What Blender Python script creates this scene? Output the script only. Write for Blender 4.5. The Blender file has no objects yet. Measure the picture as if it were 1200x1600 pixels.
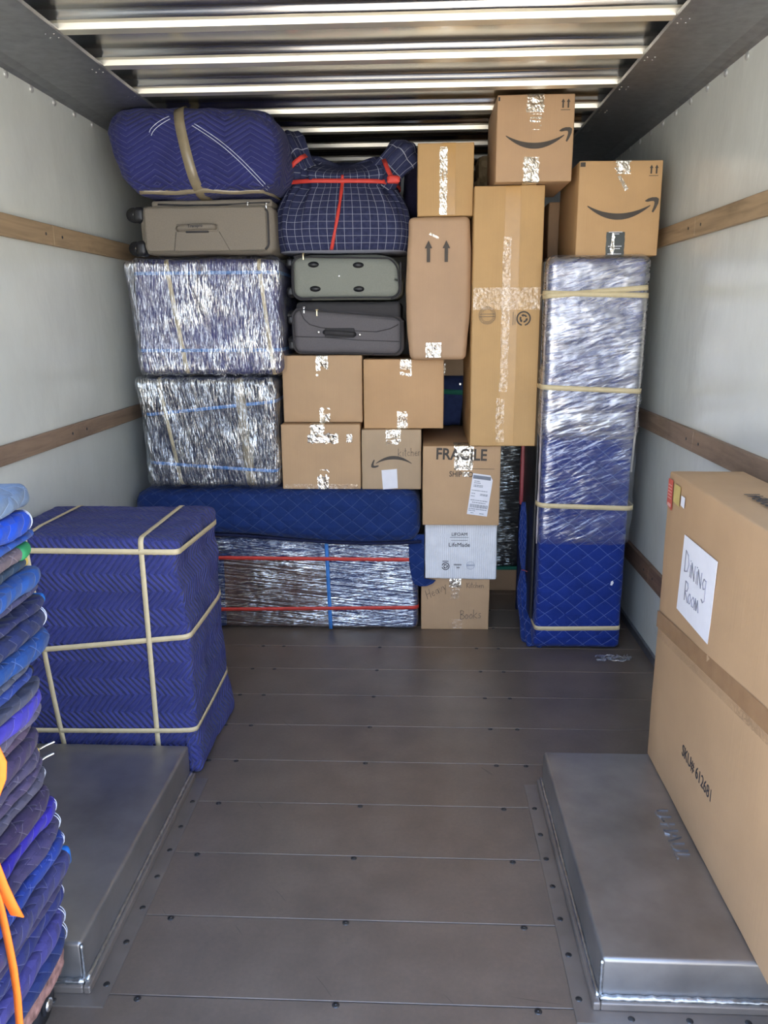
import bpy, bmesh, math, random
from mathutils import Vector, Matrix, noise
from mathutils.bvhtree import BVHTree

PI = math.pi
SC = bpy.context.scene
COL = SC.collection

# ------------------------------------------------------------------ camera
camd = bpy.data.cameras.new('camera')
camd.sensor_fit = 'VERTICAL'
camd.sensor_height = 36.0
camd.lens = 1226.0 / 1600.0 * 36.0
camd.clip_start = 0.02
cam = bpy.data.objects.new('camera', camd)
COL.objects.link(cam)
p_, y_, r_ = math.radians(13.886), math.radians(2.66), math.radians(-0.41)
fw = Vector((-math.sin(y_) * math.cos(p_), math.cos(y_) * math.cos(p_), -math.sin(p_)))
rt = Vector((math.cos(y_), math.sin(y_), 0))
up = rt.cross(fw)
rt2 = math.cos(r_) * rt + math.sin(r_) * up
up2 = -math.sin(r_) * rt + math.cos(r_) * up
M = Matrix((rt2, up2, -fw)).transposed().to_4x4()
M.translation = Vector((0.17, 0.0, 1.43))
cam.matrix_world = M
SC.camera = cam

# ------------------------------------------------------------------ light
SC.view_settings.view_transform = 'Standard'
SC.view_settings.look = 'None'
SC.view_settings.exposure = 1.10
SC.view_settings.gamma = 1.0
SC.view_settings.use_curve_mapping = False

world = bpy.data.worlds.new('sky')
SC.world = world
world.use_nodes = True
wn = world.node_tree
wn.nodes.clear()
wo = wn.nodes.new('ShaderNodeOutputWorld')
wb = wn.nodes.new('ShaderNodeBackground')
wt = wn.nodes.new('ShaderNodeTexCoord')
ws = wn.nodes.new('ShaderNodeSeparateXYZ')
wr = wn.nodes.new('ShaderNodeValToRGB')
wn.links.new(wt.outputs['Generated'], ws.inputs[0])
wn.links.new(ws.outputs['Z'], wr.inputs[0])
wn.links.new(wr.outputs[0], wb.inputs['Color'])
wn.links.new(wb.outputs[0], wo.inputs[0])
cr = wr.color_ramp
cr.elements[0].position = 0.0
cr.elements[0].color = (0.80, 0.88, 1.0, 1)
cr.elements[1].position = 0.7
cr.elements[1].color = (0.33, 0.52, 0.95, 1)
wb.inputs['Strength'].default_value = 2.4

sund = bpy.data.lights.new('sun', 'SUN')
sund.energy = 14.0
sund.angle = math.radians(0.6)
sund.color = (1.0, 0.93, 0.80)
sun = bpy.data.objects.new('sun', sund)
COL.objects.link(sun)
sun.rotation_euler = Vector((0.55, 0.30, 1.0)).to_track_quat('Z', 'Y').to_euler()

# ------------------------------------------------------------------ nodes
def new_mat(name):
    m = bpy.data.materials.new(name)
    m.use_nodes = True
    nt = m.node_tree
    nt.nodes.clear()
    o = nt.nodes.new('ShaderNodeOutputMaterial')
    b = nt.nodes.new('ShaderNodeBsdfPrincipled')
    nt.links.new(b.outputs[0], o.inputs[0])
    return m, nt, b, o

def setc(b, col, rough=0.6, metal=0.0, spec=0.5):
    b.inputs['Base Color'].default_value = (*col, 1)
    b.inputs['Roughness'].default_value = rough
    b.inputs['Metallic'].default_value = metal
    b.inputs['Specular IOR Level'].default_value = spec

def math_n(nt, op, a, b=None, c=None):
    n = nt.nodes.new('ShaderNodeMath')
    n.operation = op
    for i, v in enumerate((a, b, c)):
        if v is None:
            continue
        if isinstance(v, (int, float)):
            n.inputs[i].default_value = v
        else:
            nt.links.new(v, n.inputs[i])
    return n.outputs[0]

def mixc(nt, fac, a, b):
    n = nt.nodes.new('ShaderNodeMix')
    n.data_type = 'RGBA'
    for sock, v in ((n.inputs[0], fac), (n.inputs[6], a), (n.inputs[7], b)):
        if isinstance(v, tuple):
            sock.default_value = (*v, 1)
        elif isinstance(v, (int, float)):
            sock.default_value = v
        else:
            nt.links.new(v, sock)
    return n.outputs[2]

def coords(nt, kind='UV', scale=(1, 1, 1), rot=(0, 0, 0)):
    t = nt.nodes.new('ShaderNodeTexCoord')
    mp = nt.nodes.new('ShaderNodeMapping')
    mp.inputs['Scale'].default_value = scale
    mp.inputs['Rotation'].default_value = rot
    nt.links.new(t.outputs[kind], mp.inputs[0])
    return mp.outputs[0]

def coords_rs(nt, rot, scale):
    t = nt.nodes.new('ShaderNodeTexCoord')
    m1 = nt.nodes.new('ShaderNodeMapping')
    m1.inputs['Rotation'].default_value = (0, 0, rot)
    m2 = nt.nodes.new('ShaderNodeMapping')
    m2.inputs['Scale'].default_value = (*scale, 1)
    nt.links.new(t.outputs['UV'], m1.inputs[0])
    nt.links.new(m1.outputs[0], m2.inputs[0])
    return m2.outputs[0]

def noise_n(nt, vec, scale, detail=4, rough=0.55, dist=0.0):
    n = nt.nodes.new('ShaderNodeTexNoise')
    n.inputs['Scale'].default_value = scale
    n.inputs['Detail'].default_value = detail
    n.inputs['Roughness'].default_value = rough
    n.inputs['Distortion'].default_value = dist
    nt.links.new(vec, n.inputs['Vector'])
    return n.outputs['Fac']

def ramp(nt, fac, stops):
    n = nt.nodes.new('ShaderNodeValToRGB')
    e = n.color_ramp.elements
    while len(e) < len(stops):
        e.new(0.5)
    for el, (p, c) in zip(e, stops):
        el.position = p
        el.color = (*c, 1) if len(c) == 3 else c
    nt.links.new(fac, n.inputs[0])
    return n.outputs[0]

def bump(nt, b, h, strength=0.3, dist=0.01):
    n = nt.nodes.new('ShaderNodeBump')
    n.inputs['Strength'].default_value = strength
    n.inputs['Distance'].default_value = dist
    nt.links.new(h, n.inputs['Height'])
    if b is not None:
        nt.links.new(n.outputs[0], b.inputs['Normal'])
    return n.outputs[0]

def plain(name, col, rough=0.6, metal=0.0, spec=0.5, var=0.12, scale=25, bstr=0.0):
    m, nt, b, o = new_mat(name)
    setc(b, col, rough, metal, spec)
    v = coords(nt, 'Object')
    f = noise_n(nt, v, scale, 5)
    lo = tuple(c * (1 - var) for c in col)
    hi = tuple(min(1, c * (1 + var)) for c in col)
    nt.links.new(ramp(nt, f, [(0.3, lo), (0.7, hi)]), b.inputs['Base Color'])
    if bstr:
        bump(nt, b, f, bstr, 0.003)
    return m

def cardboard(name, col):
    m, nt, b, o = new_mat(name)
    setc(b, col, 0.62, 0, 0.35)
    v = coords(nt, 'UV')
    v2 = coords(nt, 'UV', (230, 3, 1))
    f1 = noise_n(nt, v, 5, 5)
    f2 = noise_n(nt, v2, 1.0, 2)
    f3 = noise_n(nt, v, 160, 2)
    c = ramp(nt, f1, [(0.25, tuple(x * 0.90 for x in col)), (0.75, tuple(min(1, x * 1.07) for x in col))])
    c = mixc(nt, math_n(nt, 'MULTIPLY', f2, 0.13), c, tuple(x * 0.62 for x in col))
    c = mixc(nt, math_n(nt, 'MULTIPLY', f3, 0.10), c, tuple(x * 0.55 for x in col))
    nt.links.new(c, b.inputs['Base Color'])
    h = math_n(nt, 'ADD', f2, math_n(nt, 'MULTIPLY', f1, 3.0))
    bump(nt, b, h, 0.12, 0.004)
    return m

def quilt_mat(name, col, stitch, kind, pitch=0.05, line=0.10, strength=0.6, amp=0.5, period=0.13, fade=0.7):
    """padded cloth with stitched zigzag ('zig', 'zigh') or diamond lines"""
    m, nt, b, o = new_mat(name)
    setc(b, col, 0.85, 0, 0.2)
    b.inputs['Sheen Weight'].default_value = 0.08
    t = coords(nt, 'UV')
    nz = nt.nodes.new('ShaderNodeTexNoise')
    nz.inputs['Scale'].default_value = 6
    nz.inputs['Detail'].default_value = 2
    nt.links.new(t, nz.inputs['Vector'])
    vm = nt.nodes.new('ShaderNodeVectorMath')
    vm.operation = 'MULTIPLY_ADD'
    nt.links.new(nz.outputs['Color'], vm.inputs[0])
    vm.inputs[1].default_value = (0.02, 0.02, 0)
    nt.links.new(t, vm.inputs[2])
    s = nt.nodes.new('ShaderNodeSeparateXYZ')
    nt.links.new(vm.outputs[0], s.inputs[0])
    u, v = s.outputs[0], s.outputs[1]
    if kind == 'zigh':
        u, v = v, u
    def lines(x):
        d = math_n(nt, 'PINGPONG', x, 0.5)          # 0 on a line, .5 between
        return d
    if kind in ('zig', 'zigh'):
        z = math_n(nt, 'PINGPONG', math_n(nt, 'DIVIDE', v, period), 0.5)
        x = math_n(nt, 'SUBTRACT', math_n(nt, 'DIVIDE', u, pitch), math_n(nt, 'MULTIPLY', z, amp * period / pitch * 2))
        d = lines(x)
    else:
        a = math_n(nt, 'DIVIDE', math_n(nt, 'ADD', math_n(nt, 'MULTIPLY', u, 1.0), math_n(nt, 'MULTIPLY', v, 1.25)), pitch)
        c2 = math_n(nt, 'DIVIDE', math_n(nt, 'SUBTRACT', math_n(nt, 'MULTIPLY', u, 1.0), math_n(nt, 'MULTIPLY', v, 1.25)), pitch)
        d = math_n(nt, 'MINIMUM', lines(a), lines(c2))
    ln = math_n(nt, 'LESS_THAN', d, line * 0.5)
    f = noise_n(nt, t, 40, 4)
    br = math_n(nt, 'MULTIPLY', ln, math_n(nt, 'MULTIPLY', math_n(nt, 'GREATER_THAN', f, 0.40), fade))
    base = ramp(nt, noise_n(nt, t, 9, 4), [(0.25, tuple(x * 0.82 for x in col)), (0.75, tuple(x * 1.18 for x in col))])
    nt.links.new(mixc(nt, br, base, stitch), b.inputs['Base Color'])
    puff = math_n(nt, 'POWER', math_n(nt, 'MULTIPLY', d, 2.0), 0.55)
    wr_ = noise_n(nt, t, 28, 4)
    h = math_n(nt, 'ADD', puff, math_n(nt, 'MULTIPLY', wr_, 1.1))
    bump(nt, b, h, strength, 0.012)
    return m

def plaid_mat(name):
    m, nt, b, o = new_mat(name)
    col = (0.026, 0.030, 0.075)
    setc(b, col, 0.85, 0, 0.2)
    t = coords(nt, 'UV')
    s = nt.nodes.new('ShaderNodeSeparateXYZ')
    nt.links.new(t, s.inputs[0])
    du = math_n(nt, 'PINGPONG', math_n(nt, 'DIVIDE', s.outputs[0], 0.033), 0.5)
    dv = math_n(nt, 'PINGPONG', math_n(nt, 'DIVIDE', s.outputs[1], 0.033), 0.5)
    ln = math_n(nt, 'LESS_THAN', math_n(nt, 'MINIMUM', du, dv), 0.024)
    f = noise_n(nt, t, 60, 3)
    base = ramp(nt, f, [(0.3, (0.022, 0.026, 0.068)), (0.7, (0.038, 0.044, 0.10))])
    nt.links.new(mixc(nt, math_n(nt, 'MULTIPLY', ln, 0.75), base, (0.42, 0.44, 0.52)), b.inputs['Base Color'])
    bump(nt, b, f, 0.25, 0.004)
    return m

def film_mat(name, rot=0.0, tint=(1, 1, 1), base=0.10, streak=0.55, rough=0.16, sx=55, sy=3.0, strength=0.9, haze=0.05, hazecol=(0.8, 0.88, 1.0), thr=(0.42, 0.60), ridge=11.0, lift=0.9):
    """clear stretch film: see-through, with bright glossy pulled wrinkles"""
    m, nt, b, o = new_mat(name)
    nt.nodes.remove(b)
    t = coords_rs(nt, rot + 0.10, (sx, sy))
    t2 = coords_rs(nt, rot - 0.16, (sx * 0.7, sy * 1.3))
    big = noise_n(nt, coords(nt, 'UV'), 5.5, 3)
    n1 = noise_n(nt, t, 1.0, 2, 0.5, 0.15)
    n2 = noise_n(nt, t2, 1.0, 2, 0.5, 0.15)
    rid = math_n(nt, 'SUBTRACT', 1.0, math_n(nt, 'MULTIPLY', math_n(nt, 'ABSOLUTE', math_n(nt, 'SUBTRACT', n1, 0.5)), ridge))
    rid2 = math_n(nt, 'SUBTRACT', 1.0, math_n(nt, 'MULTIPLY', math_n(nt, 'ABSOLUTE', math_n(nt, 'SUBTRACT', n2, 0.5)), ridge * 1.2))
    r = math_n(nt, 'MAXIMUM', rid, rid2)
    rm = nt.nodes.new('ShaderNodeMapRange')
    rm.inputs['From Min'].default_value = 0.05
    rm.inputs['From Max'].default_value = 0.95
    nt.links.new(r, rm.inputs['Value'])
    zone = nt.nodes.new('ShaderNodeMapRange')
    zone.inputs['From Min'].default_value = thr[0]
    zone.inputs['From Max'].default_value = thr[1]
    zone.inputs['To Min'].default_value = 0.25
    nt.links.new(big, zone.inputs['Value'])
    h = math_n(nt, 'ADD', math_n(nt, 'ADD', n1, n2), math_n(nt, 'MULTIPLY', big, 2.0))
    nrm = bump(nt, None, h, strength, 0.012)
    gl = nt.nodes.new('ShaderNodeBsdfGlossy')
    gl.inputs['Roughness'].default_value = rough
    gl.inputs['Color'].default_value = (*tint, 1)
    nt.links.new(nrm, gl.inputs['Normal'])
    tr = nt.nodes.new('ShaderNodeBsdfTransparent')
    df = nt.nodes.new('ShaderNodeBsdfDiffuse')
    df.inputs['Color'].default_value = (*hazecol, 1)
    nt.links.new(nrm, df.inputs['Normal'])
    mx0 = nt.nodes.new('ShaderNodeMixShader')
    mx0.inputs[0].default_value = haze
    nt.links.new(tr.outputs[0], mx0.inputs[1])
    nt.links.new(df.outputs[0], mx0.inputs[2])
    fac = math_n(nt, 'ADD', base, math_n(nt, 'MULTIPLY', math_n(nt, 'MULTIPLY', rm.outputs[0], zone.outputs[0]), streak))
    mx = nt.nodes.new('ShaderNodeMixShader')
    nt.links.new(fac, mx.inputs[0])
    nt.links.new(mx0.outputs[0], mx.inputs[1])
    nt.links.new(gl.outputs[0], mx.inputs[2])
    nt.links.new(mx.outputs[0], o.inputs[0])
    return m

def metal_mat(name, col, rough=0.35, metal=1.0, sc=(3, 60, 3), var=0.25, bstr=0.08, blot=4):
    m, nt, b, o = new_mat(name)
    setc(b, col, rough, metal, 0.5)
    v = coords(nt, 'Object', sc)
    f = noise_n(nt, v, 1.0, 5)
    g = noise_n(nt, coords(nt, 'Object'), blot, 5)
    fg = math_n(nt, 'MULTIPLY', math_n(nt, 'ADD', f, g), 0.5)
    nt.links.new(ramp(nt, fg, [(0.3, tuple(x * (1 - var) for x in col)), (0.7, tuple(min(1, x * (1 + var)) for x in col))]), b.inputs['Base Color'])
    rr = nt.nodes.new('ShaderNodeMapRange')
    rr.inputs['To Min'].default_value = rough * 0.8
    rr.inputs['To Max'].default_value = rough * 1.25
    nt.links.new(g, rr.inputs['Value'])
    nt.links.new(rr.outputs[0], b.inputs['Roughness'])
    if bstr:
        bump(nt, b, fg, bstr, 0.004)
    return m

# ------------------------------------------------------------------ mesh helpers
ORG = {}

def thing(name, label, cat, loc, group=None, rot=None):
    o = bpy.data.objects.new(name, None)
    COL.objects.link(o)
    o.location = loc
    o.empty_display_size = 0.05
    o['label'] = label
    o['category'] = cat
    if group:
        o['group'] = group
    if rot:
        o.rotation_euler = rot
    ORG[o] = Vector(loc)
    return o

def mk(name, geo, mat, parent=None, smooth=True, uv='box', struct=False, label=None):
    verts, faces = geo[0], geo[1]
    org = ORG[parent] if parent is not None else Vector((0, 0, 0))
    me = bpy.data.meshes.new(name)
    me.from_pydata([tuple(Vector(v) - org) for v in verts], [], faces)
    me.update()
    lay = me.uv_layers.new(name='uv')
    if len(geo) > 2 and geo[2] is not None:
        vu = geo[2]
        for lp in me.loops:
            lay.data[lp.index].uv = vu[lp.vertex_index]
    else:
        for p in me.polygons:
            n = p.normal
            a = (abs(n.x), abs(n.y), abs(n.z))
            k = a.index(max(a))
            for li in p.loop_indices:
                co = Vector(verts[me.loops[li].vertex_index])
                lay.data[li].uv = (co.y, co.z) if k == 0 else ((co.x, co.z) if k == 1 else (co.x, co.y))
    me.polygons.foreach_set('use_smooth', [smooth] * len(me.polygons))
    if mat is not None:
        me.materials.append(mat)
    o = bpy.data.objects.new(name, me)
    COL.objects.link(o)
    if parent is not None:
        o.parent = parent
        ORG[o] = org
    else:
        ORG[o] = Vector((0, 0, 0))
    if struct:
        o['kind'] = 'structure'
    if label:
        o['label'] = label
    return o

def join(*gs):
    V, F, U = [], [], []
    has = all(len(g) > 2 and g[2] is not None for g in gs)
    for g in gs:
        b = len(V)
        V += list(g[0])
        F += [tuple(i + b for i in f) for f in g[1]]
        if has:
            U += list(g[2])
    return (V, F, U) if has else (V, F)

def box(x0, x1, y0, y1, z0, z1):
    V = [(x, y, z) for z in (z0, z1) for y in (y0, y1) for x in (x0, x1)]
    F = [(0, 2, 3, 1), (4, 5, 7, 6), (0, 1, 5, 4), (2, 6, 7, 3), (0, 4, 6, 2), (1, 3, 7, 5)]
    return V, F

def axis_pts(a, b, r, s, n):
    L = [a + r * k / s for k in range(s)] if r > 0 else []
    L += [a + r + (b - a - 2 * r) * k / n for k in range(n + 1)]
    L += [b - r + r * (k + 1) / s for k in range(s)] if r > 0 else []
    return L

def rbox(x0, x1, y0, y1, z0, z1, r=0.004, s=2, n=(4, 4, 4), amp=0.0, nscale=6.0, seed=0, bulge=0.0, rxyz=None, post=None):
    lo = Vector((x0, y0, z0)); hi = Vector((x1, y1, z1))
    r = min(r, (x1 - x0) * .49, (y1 - y0) * .49, (z1 - z0) * .49)
    P = [axis_pts(lo[i], hi[i], r, s, n[i]) for i in range(3)]
    V, F, idx = [], [], {}
    def vert(p):
        k = (round(p[0], 6), round(p[1], 6), round(p[2], 6))
        if k in idx:
            return idx[k]
        v = Vector(p)
        inn = Vector([min(max(v[i], lo[i] + r), hi[i] - r) for i in range(3)])
        d = v - inn
        if d.length > 1e-9:
            d.normalize()
            q = inn + d * r
        else:
            q = v; d = Vector((0, 0, 1))
        if bulge:
            t = [(v[i] - lo[i]) / (hi[i] - lo[i]) for i in range(3)]
            sn = [math.sin(PI * min(max(x, 0), 1)) for x in t]
            for i in range(2):
                o1, o2 = [j for j in range(3) if j != i]
                q[i] += d[i] * bulge * sn[o1] ** .7 * sn[o2] ** .7
        if amp:
            w = noise.fractal(v * nscale + Vector((seed * 7.3, seed * 3.1, seed * 1.7)), 0.8, 2.1, 4)
            q += d * amp * w
        if post:
            q = post(q, d)
        idx[k] = len(V)
        V.append(tuple(q))
        return idx[k]
    for ax in range(3):
        a, b = [(1, 2), (2, 0), (0, 1)][ax]
        for side in (0, 1):
            c = (lo, hi)[side][ax]
            for i in range(len(P[a]) - 1):
                for j in range(len(P[b]) - 1):
                    q = []
                    for (ii, jj) in ((i, j), (i + 1, j), (i + 1, j + 1), (i, j + 1)):
                        p = [0, 0, 0]
                        p[ax] = c; p[a] = P[a][ii]; p[b] = P[b][jj]
                        q.append(vert(p))
                    if side == 0:
                        q.reverse()
                    if len(set(q)) == 4:
                        F.append(tuple(q))
    return V, F

def tube(pts, r, n=8, closed=False, caps=True):
    pts = [Vector(p) for p in pts]
    V, F = [], []
    m = len(pts)
    prev = None
    for i, p in enumerate(pts):
        if closed:
            t = pts[(i + 1) % m] - pts[i - 1]
        else:
            t = pts[min(i + 1, m - 1)] - pts[max(i - 1, 0)]
        if t.length < 1e-9:
            t = Vector((0, 0, 1))
        t.normalize()
        a = prev if prev is not None else (Vector((0, 0, 1)) if abs(t.z) < .9 else Vector((1, 0, 0)))
        a = a - t * a.dot(t)
        if a.length < 1e-6:
            a = t.orthogonal()
        a.normalize(); prev = a
        b = t.cross(a)
        rr = r[i] if isinstance(r, (list, tuple)) else r
        for k in range(n):
            w = 2 * PI * k / n
            V.append(tuple(p + (a * math.cos(w) + b * math.sin(w)) * rr))
    for i in range(m if closed else m - 1):
        j = (i + 1) % m
        for k in range(n):
            l = (k + 1) % n
            F.append((i * n + k, i * n + l, j * n + l, j * n + k))
    if caps and not closed:
        F.append(tuple(range(n - 1, -1, -1)))
        F.append(tuple((m - 1) * n + k for k in range(n)))
    return V, F

def cyl(c, axis, r, h, n=20, r2=None):
    c = Vector(c); ax = Vector(axis).normalized()
    a = ax.orthogonal().normalized(); b = ax.cross(a)
    r2 = r if r2 is None else r2
    V = [tuple(c + (a * math.cos(2 * PI * k / n) + b * math.sin(2 * PI * k / n)) * r) for k in range(n)]
    V += [tuple(c + ax * h + (a * math.cos(2 * PI * k / n) + b * math.sin(2 * PI * k / n)) * r2) for k in range(n)]
    F = [(k, (k + 1) % n, n + (k + 1) % n, n + k) for k in range(n)]
    F += [tuple(range(n - 1, -1, -1)), tuple(range(n, 2 * n))]
    return V, F

def dome(c, axis, r, h, n=12):
    c = Vector(c); ax = Vector(axis).normalized()
    a = ax.orthogonal().normalized(); b = ax.cross(a)
    V, F = [], []
    for j in range(4):
        t = j / 4 * PI / 2
        for k in range(n):
            w = 2 * PI * k / n
            V.append(tuple(c + (a * math.cos(w) + b * math.sin(w)) * r * math.cos(t) + ax * h * math.sin(t)))
    V.append(tuple(c + ax * h))
    for j in range(3):
        for k in range(n):
            l = (k + 1) % n
            F.append((j * n + k, j * n + l, j * n + n + l, j * n + n + k))
    for k in range(n):
        F.append((3 * n + k, 3 * n + (k + 1) % n, 4 * n))
    return V, F

def ribbon(pts, wvec, width, th=0.0012, closed=False):
    """flat webbing: wvec = one direction or a list"""
    pts = [Vector(p) for p in pts]
    m = len(pts)
    V, F = [], []
    for i, p in enumerate(pts):
        w = Vector(wvec[i] if isinstance(wvec, list) else wvec).normalized()
        wd = width[i] if isinstance(width, list) else width
        t = (pts[(i + 1) % m] - pts[i - 1]) if closed else (pts[min(i + 1, m - 1)] - pts[max(i - 1, 0)])
        n = t.cross(w)
        if n.length < 1e-9:
            n = w.orthogonal()
        n.normalize()
        for sw, sn in ((-1, -1), (1, -1), (1, 1), (-1, 1)):
            V.append(tuple(p + w * sw * wd / 2 + n * sn * th / 2))
    for i in range(m if closed else m - 1):
        j = (i + 1) % m
        for k in range(4):
            l = (k + 1) % 4
            F.append((i * 4 + k, i * 4 + l, j * 4 + l, j * 4 + k))
    if not closed:
        F.append((3, 2, 1, 0)); F.append(tuple((m - 1) * 4 + k for k in range(4)))
    return V, F

def hull2(P):
    P = sorted(set(P))
    def half(Q):
        h = []
        for p in Q:
            while len(h) > 1 and (h[-1][0] - h[-2][0]) * (p[1] - h[-2][1]) - (h[-1][1] - h[-2][1]) * (p[0] - h[-2][0]) <= 0:
                h.pop()
            h.append(p)
        return h
    a, b = half(P), half(P[::-1])
    return a[:-1] + b[:-1]

def band(geo, c, nrm, width, off=0.002, th=0.0012, sub=3):
    """taut band around a solid, in the plane through c with normal nrm"""
    c = Vector(c); n = Vector(nrm).normalized()
    a = n.orthogonal().normalized(); b = n.cross(a)
    V = [Vector(v) for v in geo[0]]
    D = [(v - c).dot(n) for v in V]
    P = []
    for f in geo[1]:
        for i in range(len(f)):
            i0, i1 = f[i - 1], f[i]
            if (D[i0] < 0) != (D[i1] < 0):
                t = D[i0] / (D[i0] - D[i1])
                q = V[i0].lerp(V[i1], t) - c
                P.append((round(q.dot(a), 5), round(q.dot(b), 5)))
    H = hull2(P)
    m = len(H)
    cx = sum(p[0] for p in H) / m; cy = sum(p[1] for p in H) / m
    out = []
    for i in range(m):
        p0, p1 = Vector(H[i]), Vector(H[(i + 1) % m])
        k = max(1, int((p1 - p0).length / 0.03)) if sub else 1
        for j in range(k):
            q = p0.lerp(p1, j / k)
            d = Vector((q.x - cx, q.y - cy))
            q = q + d.normalized() * (off + 0.0)
            out.append(c + a * q.x + b * q.y)
    return ribbon(out, n, width, th, True)

def front_hits(geo, pts, off=0.002):
    bv = BVHTree.FromPolygons([Vector(v) for v in geo[0]], geo[1])
    out = []
    for x, z in pts:
        h = bv.ray_cast(Vector((x, -2, z)), Vector((0, 1, 0)))
        if h[0] is not None:
            out.append(h[0] - Vector((0, off, 0)))
    return out

def poly_front(pts, y, th=0.0006):
    """flat printed shape on a face looking towards -y; pts = (x, z), anticlockwise seen from the front"""
    n = len(pts)
    V = [(x, y, z) for x, z in pts] + [(x, y + th, z) for x, z in pts]
    F = [tuple(range(n))] + [tuple(range(2 * n - 1, n - 1, -1))]
    F += [(i, i + n, (i + 1) % n + n, (i + 1) % n) for i in range(n)]
    return V, F

def quads_strip(top, bot, y, th=0.0006):
    """strip between two polylines on a front face"""
    n = len(top)
    V = [(x, y, z) for x, z in top] + [(x, y, z) for x, z in bot]
    F = [(i, n + i, n + i + 1, i + 1) for i in range(n - 1)]
    return V, F

def text_geo(s, size, pos, right, upv, bold=0.0, ext=0.0003, sx=1.0, align='CENTER'):
    cu = bpy.data.curves.new('t', 'FONT')
    cu.body = s
    cu.size = size
    cu.align_x = align
    cu.align_y = 'CENTER'
    cu.extrude = ext
    cu.offset = bold
    cu.resolution_u = 3
    o = bpy.data.objects.new('t', cu)
    COL.objects.link(o)
    dg = bpy.context.evaluated_depsgraph_get()
    me = bpy.data.meshes.new_from_object(o.evaluated_get(dg))
    R = Vector(right).normalized(); U = Vector(upv).normalized(); N = R.cross(U)
    P = Vector(pos)
    V = [tuple(P + R * v.co.x * sx + U * v.co.y + N * v.co.z) for v in me.vertices]
    F = [tuple(p.vertices) for p in me.polygons]
    bpy.data.objects.remove(o)
    bpy.data.curves.remove(cu)
    bpy.data.meshes.remove(me)
    return V, F

def strokes(ss, pos, right, upv, size, r=0.0012):
    """pen writing: list of polylines in letter units"""
    R = Vector(right).normalized(); U = Vector(upv).normalized()
    P = Vector(pos)
    gs = []
    for s in ss:
        gs.append(tube([P + R * x * size + U * y * size for x, y in s], r, 5))
    return join(*gs)

LET = {
 'D': [[(0, 0), (0, 1), (.35, .85), (.5, .5), (.35, .12), (0, 0)]],
 'i': [[(.1, 0), (.1, .55)], [(.1, .72), (.11, .76)]],
 'N': [[(0, 0), (0, .7), (.4, 0), (.42, .7)]],
 'n': [[(0, 0), (0, .55), (.02, .38), (.15, .55), (.3, .5), (.33, 0)]],
 'g': [[(.38, .5), (.15, .55), (.02, .3), (.15, .08), (.38, .2), (.4, .55), (.38, -.35), (.2, -.5), (.02, -.4)]],
 'K': [[(0, 0), (0, .95)], [(.4, .95), (.02, .45), (.45, 0)]],
 'R': [[(0, 0), (0, .95), (.3, .9), (.38, .7), (.25, .5), (0, .48), (.42, 0)]],
 'o': [[(.18, .5), (.02, .3), (.1, .03), (.28, .05), (.36, .28), (.25, .5), (.15, .5)]],
 'm': [[(0, 0), (.02, .55), (.22, .05), (.3, .55), (.5, .02)]],
 'k': [[(0, 0), (0, 1)], [(.35, .6), (.02, .3), (.38, 0)]],
 't': [[(.12, 1), (.12, .05), (.25, 0)], [(0, .65), (.28, .68)]],
 'c': [[(.3, .48), (.12, .55), (.02, .3), (.12, .05), (.3, .1)]],
 'h': [[(0, 0), (0, 1)], [(0, .35), (.15, .55), (.28, .48), (.3, 0)]],
 'e': [[(.02, .28), (.3, .32), (.22, .53), (.06, .45), (.02, .2), (.15, .02), (.32, .1)]],
 'B': [[(0, 0), (0, 1)], [(0, 1), (.22, .97), (.34, .84), (.28, .64), (0, .54)], [(0, .54), (.3, .46), (.42, .26), (.32, .06), (0, 0)]],
 's': [[(.28, .5), (.1, .52), (.08, .35), (.26, .22), (.22, .03), (.02, .05)]],
 'H': [[(0, 0), (0, 1)], [(.4, 0), (.42, 1)], [(0, .5), (.42, .52)]],
 'a': [[(.3, .5), (.1, .5), (.02, .22), (.12, .03), (.3, .15), (.3, .52), (.36, 0)]],
 'v': [[(0, .55), (.15, 0), (.3, .55)]],
 'y': [[(0, .55), (.15, .1)], [(.32, .55), (.05, -.4)]],
}
ADV = {'i': .25, 'm': .65, 't': .36, 'D': .62, 'N': .58, 'k': .5, 'H': .58}

def write(word):
    out, x = [], 0
    for ch in word:
        for s in LET[ch]:
            out.append([(x + a, b) for a, b in s])
        x += ADV.get(ch, .46)
    return [[(a - x / 2, b - .35) for a, b in s] for s in out]

def smile_geo(xc, zc, w, y, flip=False, th=0.0006):
    """the curved arrow printed on the cartons"""
    top, bot = [], []
    for i in range(25):
        t = i / 24
        x = -.5 + .88 * t
        u = (x + .06) / .44
        zu = .135 * u * u - .10
        thk = .085 * max(0.02, math.sin(PI * min(1, t * .93 + .035))) ** .8
        top.append((x, zu + thk * .35)); bot.append((x, zu - thk * .65))
    arrow = [(.30, .095), (.345, .125), (.40, .14), (.46, .14), (.495, .12), (.49, .06), (.46, -.01), (.425, -.065), (.405, -.05), (.425, .01), (.435, .06), (.43, .085), (.39, .09), (.34, .08)]
    sg = -1 if flip else 1
    f = lambda p: (xc + sg * p[0] * w, zc + sg * p[1] * w)
    g1 = quads_strip([f(p) for p in top], [f(p) for p in bot], y)
    arrow = arrow[::-1]
    # arrow head as a fan of quads between outer and inner outline
    outer = [(.30, .095), (.345, .125), (.40, .14), (.46, .14), (.495, .12), (.49, .06), (.46, -.01), (.425, -.065)]
    inner = [(.31, .085), (.34, .08), (.39, .09), (.425, .09), (.435, .075), (.435, .05), (.425, .01), (.405, -.05)]
    g2 = quads_strip([f(p) for p in outer], [f(p) for p in inner], y)
    return join(g1, g2)

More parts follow.
